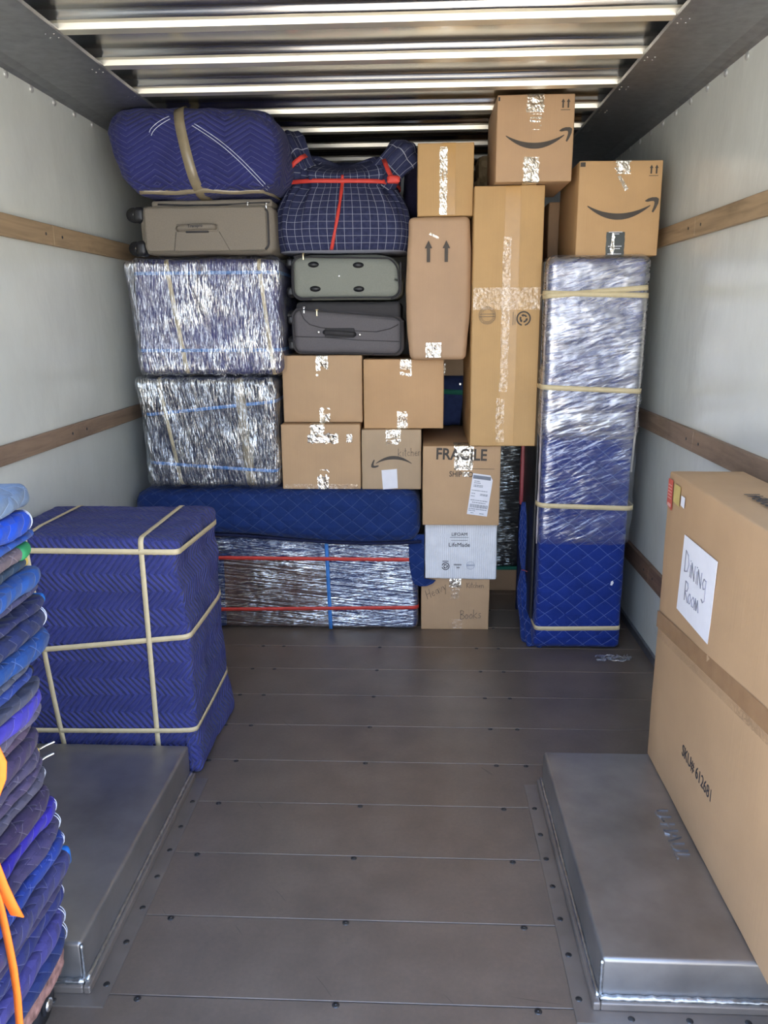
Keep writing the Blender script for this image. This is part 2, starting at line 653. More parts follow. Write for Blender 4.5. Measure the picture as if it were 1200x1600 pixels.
def arrow_up(xc, z0, z1, w, y):
    hh = (z1 - z0) * .36
    sh = poly_front([(xc - w * .22, z0), (xc + w * .22, z0), (xc + w * .22, z1 - hh), (xc - w * .22, z1 - hh)], y)
    hd = poly_front([(xc - w * .5, z1 - hh), (xc + w * .5, z1 - hh), (xc, z1)], y)
    return join(sh, hd)

def ring_front(xc, zc, r0, r1, y, a0=0, a1=2 * PI, n=28):
    top = [(xc + r1 * math.cos(a0 + (a1 - a0) * i / n), zc + r1 * math.sin(a0 + (a1 - a0) * i / n)) for i in range(n + 1)]
    bot = [(xc + r0 * math.cos(a0 + (a1 - a0) * i / n), zc + r0 * math.sin(a0 + (a1 - a0) * i / n)) for i in range(n + 1)]
    return quads_strip(bot, top, y)

def recycle_geo(xc, zc, r, y, rot=0.0):
    g = [ring_front(xc, zc, r * .80, r, y, rot + .22, rot + 2 * PI - .22)]
    for k in range(3):
        a = rot + k * 2 * PI / 3
        g.append(ring_front(xc, zc, r * .32, r * .55, y, a, a + 1.15, 8))
        b = a + 1.15
        c, s = math.cos(b), math.sin(b)
        tx, tz = -s, c
        g.append(poly_front([(xc + c * r * .22, zc + s * r * .22), (xc + c * r * .65, zc + s * r * .65), (xc + c * r * .44 + tx * r * .3, zc + s * r * .44 + tz * r * .3)], y))
    return join(*g)

def tape_strip(x, w, z0, z1, y, over_top=0, over_bot=0, jitter=0.002, seed=0, off=0.0012, n=10):
    """packing tape down the middle of a front face, folded over the top and/or bottom edge"""
    rnd = random.Random(seed)
    path = []
    if over_top:
        path += [(y + over_top, z1 + off), (y + over_top * .5, z1 + off), (y - off * .6, z1 + off * .6)]
    for i in range(n + 1):
        path.append((y - off - rnd.random() * jitter * .6, z1 - .004 + (z0 - z1 + .008) * i / n))
    if over_bot:
        path += [(y - off * .6, z0 - off * .6), (y + over_bot, z0 - off)]
    V, F, U = [], [], []
    L = 0
    k = 5
    for i, (yy, zz) in enumerate(path):
        if i:
            L += math.hypot(yy - path[i - 1][0], zz - path[i - 1][1])
        for j in range(k):
            e = rnd.uniform(-jitter, jitter) if j in (0, k - 1) else 0
            V.append((x - w / 2 + w * j / (k - 1) + e, yy - (rnd.random() * jitter * .5 if 0 < i < len(path) - 1 and zz < z1 - .01 else 0), zz))
            U.append((x + w * j / (k - 1), L + seed))
    for i in range(len(path) - 1):
        for j in range(k - 1):
            a = i * k + j
            F.append((a, a + k, a + k + 1, a + 1))
    return V, F, U

# ------------------------------------------------------------------ materials
m_wall = plain('wall_panel', (0.70, 0.72, 0.66), 0.22, 0, 0.5, 0.05, 3)
def wall_wear():
    nt = m_wall.node_tree
    b = [n for n in nt.nodes if n.type == 'BSDF_PRINCIPLED'][0]
    v = coords(nt, 'Object', (3, 3, 2.0))
    f = noise_n(nt, v, 1.6, 4, 0.5, 0.2)
    bump(nt, b, f, 0.20, 0.03)
    sc_ = noise_n(nt, coords(nt, 'Object', (9, 9, 2)), 3.0, 8, 0.7)
    k = ramp(nt, sc_, [(0.66, (0, 0, 0)), (0.72, (1, 1, 1))])
    src = b.inputs['Base Color'].links[0].from_socket
    nt.links.new(mixc(nt, math_n(nt, 'MULTIPLY', k, 0.22), src, (0.42, 0.42, 0.38)), b.inputs['Base Color'])
wall_wear()
m_floor = metal_mat('floor_boards', (0.250, 0.195, 0.150), 0.36, 0.40, (9, 7, 2), 0.20, 0.04, 7)
def floor_wear():
    nt = m_floor.node_tree
    b = [n for n in nt.nodes if n.type == 'BSDF_PRINCIPLED'][0]
    b.inputs['Specular IOR Level'].default_value = 0.8
    src = b.inputs['Base Color'].links[0].from_socket
    fine = noise_n(nt, coords(nt, 'Object'), 90, 6, 0.65)
    c = mixc(nt, math_n(nt, 'MULTIPLY', fine, 0.45), src, (0.10, 0.085, 0.075))
    for rot, sc_, lo in ((0.9, (3, 60), 0.71), (-0.5, (4, 70), 0.72), (0.15, (3, 90), 0.73)):
        t = nt.nodes.new('ShaderNodeTexCoord')
        m1 = nt.nodes.new('ShaderNodeMapping'); m1.inputs['Rotation'].default_value = (0, 0, rot)
        m2 = nt.nodes.new('ShaderNodeMapping'); m2.inputs['Scale'].default_value = (*sc_, 1)
        nt.links.new(t.outputs['Object'], m1.inputs[0]); nt.links.new(m1.outputs[0], m2.inputs[0])
        f = noise_n(nt, m2.outputs[0], 1.0, 3, 0.6)
        k = ramp(nt, f, [(lo, (0, 0, 0)), (lo + .015, (1, 1, 1))])
        c = mixc(nt, math_n(nt, 'MULTIPLY', k, 0.45), c, (0.05, 0.045, 0.04))
    nt.links.new(c, b.inputs['Base Color'])
floor_wear()
m_gap = plain('floor_gap', (0.03, 0.03, 0.03), 0.8)
m_well = metal_mat('wheel_well_metal', (0.36, 0.35, 0.34), 0.40, 0.85, (3, 3, 3), 0.28, 0.12, 9)
m_flange = metal_mat('flange_metal', (0.27, 0.235, 0.205), 0.38, 0.6, (8, 8, 3), 0.2, 0.06, 9)
m_weld = metal_mat('weld', (0.55, 0.58, 0.60), 0.32, 1.0, (60, 60, 60), 0.3, 0.6, 30)
m_galv = metal_mat('galvanised', (0.33, 0.34, 0.36), 0.42, 0.9, (30, 30, 30), 0.22, 0.10, 14)
m_roof = metal_mat('roof_sheet', (0.60, 0.58, 0.54), 0.20, 1.0, (2, 6, 2), 0.10, 0.12, 3)
m_bow = metal_mat('roof_bow_metal', (0.80, 0.76, 0.65), 0.34, 0.75, (3, 40, 3), 0.08, 0.05)
m_screw = plain('screw_head', (0.08, 0.08, 0.08), 0.35, 0.8)
m_rivet = plain('rivet', (0.42, 0.42, 0.40), 0.35, 0.3)
m_dark = plain('dark_rubber', (0.02, 0.02, 0.024), 0.5)
m_black = plain('black_plastic', (0.012, 0.012, 0.014), 0.4)
m_ink = plain('printed_ink', (0.075, 0.062, 0.05), 0.6, 0, 0.3)
m_inksoft = plain('faded_ink', (0.30, 0.22, 0.14), 0.7, 0, 0.2)
m_blackink = plain('black_ink', (0.03, 0.03, 0.035), 0.6)
m_pen = plain('pen', (0.09, 0.08, 0.08), 0.6)
m_paper = plain('paper', (0.80, 0.80, 0.84), 0.7, 0, 0.3, 0.03)
m_concrete = plain('driveway', (0.50, 0.45, 0.37), 0.9, 0, 0.2, 0.15, 3)
m_red = plain('red_band', (0.62, 0.05, 0.035), 0.55)
m_redfilm = plain('red_strip', (0.42, 0.06, 0.07), 0.4)
m_orange = plain('orange_webbing', (0.95, 0.20, 0.02), 0.6, 0, 0.3, 0.08, 60)
m_cream = plain('cream_band', (0.66, 0.55, 0.33), 0.5, 0, 0.4, 0.06, 40)
m_bluetape = plain('blue_tape', (0.05, 0.22, 0.60), 0.5)
m_taupetape = plain('tan_parcel_tape', (0.27, 0.22, 0.14), 0.22, 0, 0.6, 0.08, 20, 0.25)
m_steel = plain('bright_steel', (0.75, 0.75, 0.74), 0.22, 1.0)
m_gold = plain('zip_pull', (0.72, 0.60, 0.35), 0.3, 1.0)
m_piping = plain('white_piping', (0.62, 0.66, 0.78), 0.8)

c_a = cardboard('cardboard_tan', (0.53, 0.345, 0.19))
c_b = cardboard('cardboard_gold', (0.56, 0.345, 0.145))
c_c = cardboard('cardboard_pale', (0.47, 0.34, 0.21))
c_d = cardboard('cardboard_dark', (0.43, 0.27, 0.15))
c_w = None

def white_corrugated():
    m, nt, b, o = new_mat('white_corrugated')
    setc(b, (0.74, 0.75, 0.76), 0.6, 0, 0.3)
    t = coords(nt, 'UV')
    s = nt.nodes.new('ShaderNodeSeparateXYZ')
    nt.links.new(t, s.inputs[0])
    d = math_n(nt, 'PINGPONG', math_n(nt, 'DIVIDE', s.outputs[0], 0.0095), 0.5)
    f = noise_n(nt, t, 14, 5)
    ln = math_n(nt, 'MULTIPLY', math_n(nt, 'LESS_THAN', d, 0.07), math_n(nt, 'GREATER_THAN', f, 0.42))
    base = ramp(nt, f, [(0.3, (0.72, 0.73, 0.75)), (0.7, (0.86, 0.87, 0.89))])
    nt.links.new(mixc(nt, math_n(nt, 'MULTIPLY', ln, 0.55), base, (0.38, 0.37, 0.36)), b.inputs['Base Color'])
    bump(nt, b, d, 0.35, 0.004)
    return m
c_w = white_corrugated()

q_cube = quilt_mat('chevron_blanket', (0.044, 0.052, 0.215), (0.21, 0.23, 0.46), 'zig', 0.021, 0.10, 0.85, 0.42, 0.115, 0.45)
q_roll = quilt_mat('chevron_roll', (0.030, 0.034, 0.145), (0.20, 0.21, 0.40), 'zigh', 0.021, 0.07, 0.55, 0.28, 0.19, 0.55)
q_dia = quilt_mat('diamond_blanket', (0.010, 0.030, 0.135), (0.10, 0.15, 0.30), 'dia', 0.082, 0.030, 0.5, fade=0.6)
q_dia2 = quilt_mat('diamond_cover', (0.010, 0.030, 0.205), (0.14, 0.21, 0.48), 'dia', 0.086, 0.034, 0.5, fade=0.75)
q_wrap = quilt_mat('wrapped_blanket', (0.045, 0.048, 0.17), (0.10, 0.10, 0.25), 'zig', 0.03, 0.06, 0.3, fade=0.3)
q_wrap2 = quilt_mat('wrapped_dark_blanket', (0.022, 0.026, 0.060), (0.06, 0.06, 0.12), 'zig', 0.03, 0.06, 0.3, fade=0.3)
m_plaid = plaid_mat('plaid_cloth')
m_navy = plain('navy_cloth', (0.012, 0.016, 0.05), 0.85, 0, 0.2, 0.2, 40, 0.3)
m_duskcloth = plain('dusk_cloth', (0.035, 0.032, 0.07), 0.85, 0, 0.2, 0.25, 15, 0.3)
m_bluebag = plain('blue_bag_cloth', (0.035, 0.055, 0.15), 0.8, 0, 0.3, 0.2, 30, 0.3)
m_green = plain('green_binding', (0.02, 0.19, 0.12), 0.7)
m_taupe = plain('taupe_cloth', (0.225, 0.195, 0.155), 0.75, 0, 0.25, 0.06, 200, 0.15)
m_sage = plain('sage_cloth', (0.245, 0.255, 0.215), 0.7, 0, 0.25, 0.06, 200, 0.15)
m_grey = plain('grey_cloth', (0.135, 0.125, 0.130), 0.75, 0, 0.25, 0.07, 200, 0.15)
m_greydk = plain('grey_dark_cloth', (0.040, 0.038, 0.040), 0.8)
m_brownwood = plain('dark_walnut', (0.075, 0.028, 0.018), 0.45, 0, 0.4, 0.35, 5)
m_brownpaper = plain('brown_paper', (0.27, 0.20, 0.11), 0.6, 0, 0.3, 0.2, 9, 0.4)
m_carpet = plain('dolly_carpet', (0.36, 0.20, 0.17), 0.95, 0, 0.1, 0.45, 60, 0.8)

f_wrap = film_mat('film_vertical', 0.0, (1, 1, 1), 0.07, 1.0, 0.17, 150, 6.5, 0.8, 0.05, (0.75, 0.78, 0.95), (0.44, 0.62), 15.0)
f_wrap2 = film_mat('film_vertical_cool', -0.05, (0.95, 0.98, 1), 0.06, 1.0, 0.16, 150, 6.5, 0.8, 0.04, (0.75, 0.85, 0.95), (0.45, 0.62), 15.0)
f_tall = film_mat('film_slanted', PI / 2 - 0.35, (1, 1, 1), 0.07, 0.30, 0.26, 60, 4, 0.45, 0.04, (0.72, 0.74, 0.86), (0.46, 0.68), 10.0)
f_horiz = film_mat('film_horizontal', PI / 2, (0.92, 0.97, 1), 0.12, 0.75, 0.20, 110, 1.6, 0.9, 0.03, (0.75, 0.85, 1.0), (0.47, 0.66), 14.0)
f_black = film_mat('film_black', PI / 2 + 0.05, (0.9, 1, 1), 0.04, 0.6, 0.18, 90, 4, 0.9, 0.0, (1, 1, 1), (0.5, 0.7), 16.0)
m_tape = film_mat('clear_tape', 0.3, (1, 0.96, 0.86), 0.16, 0.55, 0.22, 60, 30, 0.7, 0.25, (0.88, 0.78, 0.58), (0.30, 0.5), 6.0)
m_tapeflat = film_mat('flat_tape', 0.0, (1, 0.95, 0.85), 0.06, 0.20, 0.24, 60, 40, 0.5, 0.0, (0.75, 0.60, 0.36), (0.5, 0.7))
m_tan_seam = plain('tan_seam_tape', (0.52, 0.30, 0.10), 0.28, 0, 0.5, 0.05, 20)

# ------------------------------------------------------------------ setting
W = 1.17
Y0, Y1 = 0.78, 5.0
HC = 2.262

# floor boards: one mesh of planks with narrow gaps between
gs, ys = [], [Y0]
yy = 1.383 - 0.2355 * 2
while yy < Y1:
    if yy > Y0 + .02:
        ys.append(yy)
    yy += 0.2355
ys.append(Y1)
for a, b in zip(ys[:-1], ys[1:]):
    gs.append(rbox(-W, W, a + .0011, b - .0011, -.03, 0, .0016, 2, (1, 1, 1)))
fl = mk('floor', join(*gs), m_floor, None, False, struct=True)
mk('floor_underlay', box(-W, W, Y0, Y1, -.05, -.0305), m_gap, fl, False)
bolt_me = None
for k, y in enumerate(ys[1:-1]):
    if y < 1.2:
        continue
    for x in (-.437, -.005, .426) + (() if y < 2.25 else (-.53, .522)):
        if y > 2.6 and abs(x) > .3 and x < 0:
            pass
        if bolt_me is None:
            o = mk('floor_bolt', join(dome((0, 0, 0), (0, 0, 1), .0085, .0022, 12), cyl((0, 0, .0018), (0, 0, 1), .003, .0012, 6)), m_screw, fl)
            bolt_me = o.data
        else:
            o = bpy.data.objects.new('floor_bolt', bolt_me)
            COL.objects.link(o)
            o.parent = fl
        o.location = (x, y - .009, 0)

# walls
wl = mk('wall_left', box(-W - .04, -W, Y0, Y1, -.04, 2.225), m_wall, None, False, struct=True)
wr_ = mk('wall_right', box(W, W + .04, Y0, Y1, -.04, 2.225), m_wall, None, False, struct=True)
wk = mk('wall_back', box(-W, W, Y1, Y1 + .04, -.04, 2.30), m_wall, None, False, struct=True)
rv = None
for par, sx in ((wl, -1), (wr_, 1)):
    for k in range(15):
        y = 2.03 + .1725 * k + (0.02 if sx < 0 else 0)
        if rv is None:
            o = mk('wall_rivet', dome((0, 0, 0), (1, 0, 0), .0125, .007, 14), m_rivet, par)
            rv = o.data
        else:
            o = bpy.data.objects.new('wall_rivet', rv); COL.objects.link(o); o.parent = par
        o.location = (sx * W, y, 2.203)
        o.rotation_euler = (0, 0, PI if sx > 0 else 0)

# timber rub rails
def wood(name, col):
    m, nt, b, o = new_mat(name)
    setc(b, col, 0.6, 0, 0.3)
    f = noise_n(nt, coords(nt, 'Object', (20, 1.6, 22)), 1.4, 6, 0.6, 0.8)
    g = noise_n(nt, coords(nt, 'Object', (4, 2.2, 4)), 2.5, 4)
    c = ramp(nt, f, [(0.25, tuple(x * .62 for x in col)), (0.5, col), (0.75, tuple(min(1, x * 1.25) for x in col))])
    c = mixc(nt, math_n(nt, 'MULTIPLY', ramp(nt, g, [(0.52, (0, 0, 0)), (0.68, (1, 1, 1))]), 0.35), c, tuple(x * .45 for x in col))
    nt.links.new(c, b.inputs['Base Color'])
    bump(nt, b, f, 0.2, 0.003)
    return m
w_hi = wood('rail_timber_light', (0.41, 0.29, 0.17))
w_lo = wood('rail_timber_worn', (0.30, 0.21, 0.145))
w_dk = wood('rail_timber_dark', (0.20, 0.125, 0.085))
ti = 0
def rail(sx, za, zb, m, cuts):
    global ti
    ti += 1
    g = []
    for a, b in zip(cuts[:-1], cuts[1:]):
        xa, xb = (W - .019, W) if sx > 0 else (-W, -W + .019)
        g.append(rbox(xa, xb, a + .001, b - .001, za, zb, .003, 2, (1, 6, 1)))
    t = mk('trim_%d' % ti, join(*g), m, None, False, struct=True)
    for y in (cuts[1] - .06, cuts[1] + .07):
        mk('rail_screw', dome((sx * (W - .019), y, (za + zb) / 2), (-sx, 0, 0), .006, .002, 10), m_screw, t)
rail(-1, 1.692, 1.763, w_hi, [Y0, 2.93, Y1])
rail(-1, .980, 1.042, w_lo, [Y0, 2.98, Y1])
rail(-1, .315, .392, w_dk, [Y0, 3.05, Y1])
rail(1, 1.706, 1.776, w_hi, [Y0, 3.02, Y1])
rail(1, .952, 1.029, w_lo, [Y0, 2.85, Y1])
rail(1, .312, .396, w_dk, [Y0, 3.25, Y1])
mk('baseboard_right', rbox(W - .016, W, Y0, Y1, 0, .035, .003, 2, (1, 1, 1)), m_galv, None, False, struct=True)
mk('baseboard_left', rbox(-W, -W + .016, Y0, Y1, 0, .035, .003, 2, (1, 1, 1)), m_galv, None, False, struct=True)

# roof: thin sheet that dishes up between the bows
BS, B0 = 0.3345, 0.515
bows = [B0 + BS * k for k in range(1, 14)]
def sheet_z(y):
    k = (y - bows[0]) / BS
    f = k - math.floor(k)
    d, e = (1 - f) * BS, f * BS
    top = HC + .024 + .005 * math.sin(PI * f)
    def sm(a, b, x):
        t = max(0, min(1, (x - a) / (b - a)))
        return t * t * (3 - 2 * t)
    k = min(sm(.041, .058, d), sm(.040, .075, e))
    return HC + .005 + (top - HC - .005) * k
nx, V, F = 12, [], []
ny = int((Y1 - Y0) / .0036)
for j in range(ny + 1):
    y = Y0 + (Y1 - Y0) * j / ny
    for i in range(nx + 1):
        x = -W + 2 * W * i / nx
        z = sheet_z(y) + .002 * noise.noise(Vector((x * 4, y * 7, 3)))
        V.append((x, y, z))
for j in range(ny):
    for i in range(nx):
        a = j * (nx + 1) + i
        F.append((a, a + nx + 1, a + nx + 2, a + 1))
ce = mk('ceiling', (V, F), m_roof, None, True, struct=True)
mk('roof_skin', box(-W - .04, W + .04, Y0, Y1 + .04, 2.30, 2.33), m_galv, ce, False)
def bow_geo(y):
    X = .90
    pr = [(-.040, .005), (-.0225, .003), (-.0185, -.013), (.020, -.015), (.026, .003), (.044, .005)]
    V, F = [], []
    for x in (-X, X):
        for a, b in pr:
            V.append((x, y + a, HC + b))
        for a, b in pr[::-1]:
            V.append((x, y + a, HC + b + .002))
    n = 12
    F = [(i, (i + 1) % n, (i + 1) % n + n, i + n) for i in range(n)] + [tuple(range(n - 1, -1, -1)), tuple(range(n, 2 * n))]
    g = [(V, F)]
    return join(*g)
for y in bows:
    b = mk('roof_bow', bow_geo(y), m_bow, ce, False)
# side gussets (coves)
for nm, s in (('trim_7', -1), ('trim_8', 1)):
    pr = [(W, 2.215), (W - .02, 2.222), (W - .055, 2.230), (W - .14, 2.236), (W - .25, 2.240), (W - .285, 2.243), (W - .288, 2.252), (W - .25, 2.252), (W - .1, 2.252), (W, 2.245)]
    V = [(s * a, y, b) for y in (Y0, Y1) for a, b in pr]
    n = len(pr)
    F = [(i, (i + 1) % n, (i + 1) % n + n, i + n) for i in range(n)] + [tuple(range(n - 1, -1, -1)), tuple(range(n, 2 * n))]
    if s < 0:
        F = [f[::-1] for f in F]
    t = mk(nm, (V, F), m_galv, None, False, struct=True)
    for y in bows:
        if y < 2.2:
            continue
        g = [dome((s * (W - a), y + d, 2.2395), (0, 0, -1), .0032, .0018, 8) for a, d in ((.272, -.016), (.272, .016), (.248, -.016), (.248, .016))]
        mk('bow_rivets', join(*g), m_steel, t)

# the driveway outside the open rear door
mk('ground', box(-14, 14, -22, 9, -1.0, -.92), m_concrete, None, False, struct=True)

# wheel wells
def wheel_well(s, label):
    t = thing('wheel_well', label, 'wheel well', (s * .86, 1.8, 0), 'wheel wells')
    xi, ya, yb, h = .557, 1.392, 2.205, .122
    xs = sorted((s * xi, s * (W - .002)))
    mk('cover', rbox(xs[0], xs[1], ya, yb, 0.001, h, .010, 3, (10, 14, 2), .0006, 8, 3), m_well, t)
    # floor flange along the side and across the front
    fx = sorted((s * (xi - .055), s * (xi + .0)))
    mk('flange', join(box(fx[0], fx[1], ya - .045, yb + .0, .0, .004), rbox(min(s * (xi - .016), s * xi), max(s * (xi - .016), s * xi), ya - .016, yb, .004, .024, .004, 2, (1, 1, 1)),
        box(xs[0], xs[1], ya - .045, ya, .0, .004), rbox(xs[0], xs[1], ya - .016, ya, .004, .024, .004, 2, (1, 1, 1))), m_flange, t, False)
    # weld beads
    pts = [(s * (xi - .003), ya + (yb - ya) * k / 60, .026 + .0012 * math.sin(k * 2.1)) for k in range(61)]
    mk('weld_bead', tube(pts, [.0050 + .0012 * (k % 2) for k in range(61)], 6), m_weld, t)
    pts = [(s * (xi + (W - .01 - xi) * k / 50), ya - .004, .027 + .0012 * math.sin(k * 2.3)) for k in range(51)]
    mk('weld_bead', tube(pts, [.0062 + .0016 * (k % 2) for k in range(51)], 6), m_weld, t)
    pts = [(s * (xi + .001), ya + .001, .02 + (h - .025) * k / 16) for k in range(17)]
    mk('weld_bead', tube(pts, [.0040 + .0010 * (k % 2) for k in range(17)], 6), m_weld, t)
    for y in (1.405, 1.526, 1.637, 1.75, 1.856, 1.959, 2.08):
        mk('flange_screw', dome((s * (xi - .040), y, .004), (0, 0, 1), .0075, .0022, 10), m_screw, t)
    for k in range(4):
        mk('flange_screw', dome((s * (xi + .06 + .12 * k), ya - .033, .004), (0, 0, 1), .0075, .0022, 10), m_screw, t)
    return t
wheel_well(-1, 'grey metal wheel well box on the left, beside the stack of folded blankets')
ww = wheel_well(1, 'grey metal wheel well box on the right, under the tall dining room carton')
mk('raised_lettering', text_geo('U-HAUL', .056, (.828, 1.815, .1235), (0, -1, 0), (1, 0, 0), -.0002, .0024, 1.02), m_galv, ww, False)

# ------------------------------------------------------------------ load: cartons
def carton(name, label, x0, x1, y0, depth, z0, z1, mat, group='cardboard cartons', seed=0, bulge=.003, r=.004, rot=None, cat='box', amp=.0012, n=(8, 6, 8)):
    t = thing(name, label, cat, ((x0 + x1) / 2, y0 + depth / 2, z0), group, rot)
    g = rbox(x0, x1, y0, y0 + depth, z0, z1, r, 2, n, amp, 5, seed, bulge)
    mk('carton_body', g, mat, t)
    return t

def flaps_top(t, x0, x1, y0, d, z, m, th=.003):
    """two closing flaps that meet along the middle of the top"""
    ym = y0 + d / 2
    mk('flap', rbox(x0 + .001, x1 - .001, y0 + .002, ym - .001, z, z + th, .001, 1, (2, 2, 1)), m, t)
    mk('flap', rbox(x0 + .001, x1 - .001, ym + .001, y0 + d - .002, z, z + th, .001, 1, (2, 2, 1)), m, t)

# four cartons in two rows
yC = 3.45
t = carton('cardboard_box', 'plain cardboard box with crumpled clear tape, lower left of the four small boxes', -.447, -.094, yC, .45, .682, .974, c_a, seed=1)
mk('tape', tape_strip(-.285, .062, .925, .974, yC, .1, seed=3, jitter=.004), m_tape, t)
mk('tape', tape_strip(-.262, .05, .680, .795, yC, 0, .1, seed=4, jitter=.003), m_tape, t)
V, F, U = tape_strip(0, .042, -.07, .075, 0, seed=6, jitter=.005, n=14)
mk('tape', ([(-.262 + v[2] * 1.0, yC + v[1] - .0018, .912 + v[0]) for v in V], F, U), m_tape, t)
mk('tape', tape_strip(-.142, .026, .890, .935, yC, seed=8), m_tape, t)
mk('tape_across', ([(-.44 + .33 * i / 10, yC - .0016, .683 + .022 * j) for j in (0, 1) for i in range(11)], [(i, i + 1, i + 12, i + 11) for i in range(10)]), m_tapeflat, t)

t = carton('cardboard_box', 'plain cardboard box under the left half of the dark grey suitcase', -.440, -.085, 3.50, .45, .977, 1.272, c_a, seed=2)
mk('tape', tape_strip(-.262, .053, 1.150, 1.272, 3.50, .1, seed=11), m_tape, t)
mk('tape', tape_strip(-.254, .046, .976, 1.052, 3.50, 0, .05, seed=12), m_tape, t)

t = carton('cardboard_box', 'plain orange tan cardboard box standing on the carton marked kitchen', -.077, .274, 3.47, .48, .953, 1.255, cardboard('cardboard_warm', (0.55, 0.335, 0.165)), seed=3)
mk('tape', tape_strip(.108, .050, 1.172, 1.255, 3.47, .1, seed=13), m_tape, t)
mk('tape', tape_strip(.093, .045, .953, 1.040, 3.47, 0, .05, seed=14), m_tape, t)

t = carton('cardboard_box', 'small cardboard box with an upside down curved arrow, kitchen handwritten and a blank white label', -.088, .177, yC, .40, .682, .951, c_c, seed=4)
mk('printed_arrow', smile_geo(.044, .806, .182, yC - .0045, True), m_ink, t)
mk('tape', tape_strip(.053, .066, .872, .951, yC, .08, seed=15), m_tape, t)
mk('paper_label', ([(.006, yC - .006, .682), (.073, yC - .006, .688), (.069, yC - .006, .776), (.000, yC - .006, .770)], [(0, 1, 2, 3)]), m_paper, t)
mk('handwriting', strokes(write('kitchen'), (.128, yC - .0045, .846), (1, 0, .04), (0, 0, 1), .036, .0009), m_pen, t)

# middle stack on the floor
t = carton('cardboard_box', 'cardboard box on the floor marked books, under the white carton', .180, .497, 3.475, .45, 0.0, .257, c_a, seed=5, bulge=.002)
yB = 3.475
mk('tape', tape_strip(.339, .056, .206, .257, yB, .05, seed=16), m_tape, t)
mk('tape', tape_strip(.336, .040, .150, .208, yB, seed=17), m_tapeflat, t)
mk('tape', tape_strip(.349, .048, .001, .055, yB, seed=18), m_tapeflat, t)
mk('handwriting', strokes(write('Books'), (.416, yB - .0035, .072), (1, 0, .08), (0, 0, 1), .044, .0009), m_pen, t)
mk('handwriting', strokes(write('Heavy'), (.253, yB - .0035, .192), (1, 0, .55), (-.3, 0, 1), .044, .0009), m_pen, t)
mk('handwriting', strokes(write('Kitchen'), (.432, yB - .0035, .218), (1, 0, .0), (0, 0, 1), .028, .0008), m_pen, t)

t = carton('white_carton', 'white corrugated carton with grey recycling marks, between the fragile box and the books box', .195, .524, 3.45, .45, .258, .528, c_w, seed=6, r=.008, bulge=.003, amp=.003, n=(30, 6, 24))
yW = 3.45 - .0055
mk('printed_text', text_geo('LIFOAM', .021, (.352, yW, .474), (1, 0, 0), (0, 0, 1)), m_blackink, t, False)
mk('printed_text', text_geo('LifeMade', .027, (.352, yW, .424), (1, 0, 0), (0, 0, 1)), m_blackink, t, False)
def small_print(xc, zc, n, w, h, y, vert=False):
    g = []
    for k in range(n):
        a = (k - (n - 1) / 2) * w
        if vert:
            g.append(poly_front([(xc - h / 2, zc + a - w * .36), (xc + h / 2, zc + a - w * .36), (xc + h / 2, zc + a + w * .36), (xc - h / 2, zc + a + w * .36)], y))
        else:
            g.append(poly_front([(xc + a - w * .36, zc - h / 2), (xc + a + w * .36, zc - h / 2), (xc + a + w * .36, zc + h / 2), (xc + a - w * .36, zc + h / 2)], y))
    return join(*g)
m_greyink = plain('grey_ink', (.18, .18, .19), .7)
mk('small_print', small_print(.290, .346, 6, .0045, .005, yW), m_greyink, t, False)
mk('small_print', small_print(.346, .330, 7, .005, .007, yW), m_greyink, t, False)
mk('small_print', small_print(.348, .316, 3, .005, .006, yW), m_greyink, t, False)
mk('printed_rule', join(poly_front([(.310, .459), (.394, .459), (.394, .4605), (.310, .4605)], yW), poly_front([(.315, .445), (.389, .445), (.389, .4465), (.315, .4465)], yW)), m_blackink, t, False)
mk('recycling_mark', recycle_geo(.291, .322, .018, yW, PI), m_blackink, t, False)
m_faint = plain('faint_blue_ink', (0.42, 0.45, 0.52), 0.7)
mk('round_stamp', join(ring_front(.405, .327, .0175, .0195, yW), ring_front(.405, .327, .0125, .0135, yW), poly_front([(.387, .324), (.423, .324), (.423, .331), (.387, .331)], yW)), m_faint, t, False)

yF = 3.40
t = carton('fragile_carton', 'cardboard carton printed fragile with a shipping label, below the tall narrow carton', .184, .524, yF, .74, .529, .886, c_a, seed=7, bulge=.002)
mk('printed_text', text_geo('FRAGILE', .070, (.352, yF - .004, .847), (1, 0, -.03), (.03, 0, 1), .0016, sx=.86), m_ink, t, False)
mk('printed_text', text_geo('SHIP TO:', .034, (.300, yF - .004, .762), (1, 0, -.03), (.03, 0, 1), .0003, sx=.85, align='LEFT'), m_ink, t, False)
mk('printed_rule', poly_front([(.355, .786), (.497, .784), (.497, .7855), (.355, .7875)], yF - .004), m_ink, t, False)
mk('tape', tape_strip(.363, .082, .770, .886, yF, .1, seed=21, jitter=.003), m_tape, t)
mk('tape', tape_strip(.360, .074, .776, .884, yF - .001, seed=22, jitter=.004), m_tape, t)
mk('tape', ([(.357, yF - .0065, .752), (.386, yF - .0065, .752), (.388, yF - .0065, .772), (.357, yF - .0065, .772)], [(0, 1, 2, 3)]), m_tape, t)
def tilt_pt(u, v):     # shipping label coordinates -> front face
    a = math.radians(-7.5)
    return (.437 + u * math.cos(a) - v * math.sin(a), .669 + u * math.sin(a) + v * math.cos(a))
lab = [tilt_pt(*p) for p in [(-.045, -.093), (.045, -.093), (.045, .072), (.032, .093), (-.045, .093)]]
lb = mk('shipping_label', poly_front(lab, yF - .0066), m_paper, t, False)
rnd = random.Random(4)
g = []
def lrect(u0, u1, v0, v1):
    g.append(poly_front([tilt_pt(u0, v0), tilt_pt(u1, v0), tilt_pt(u1, v1), tilt_pt(u0, v1)], yF - .0072, .0004))
lrect(-.042, .036, .070, .086)
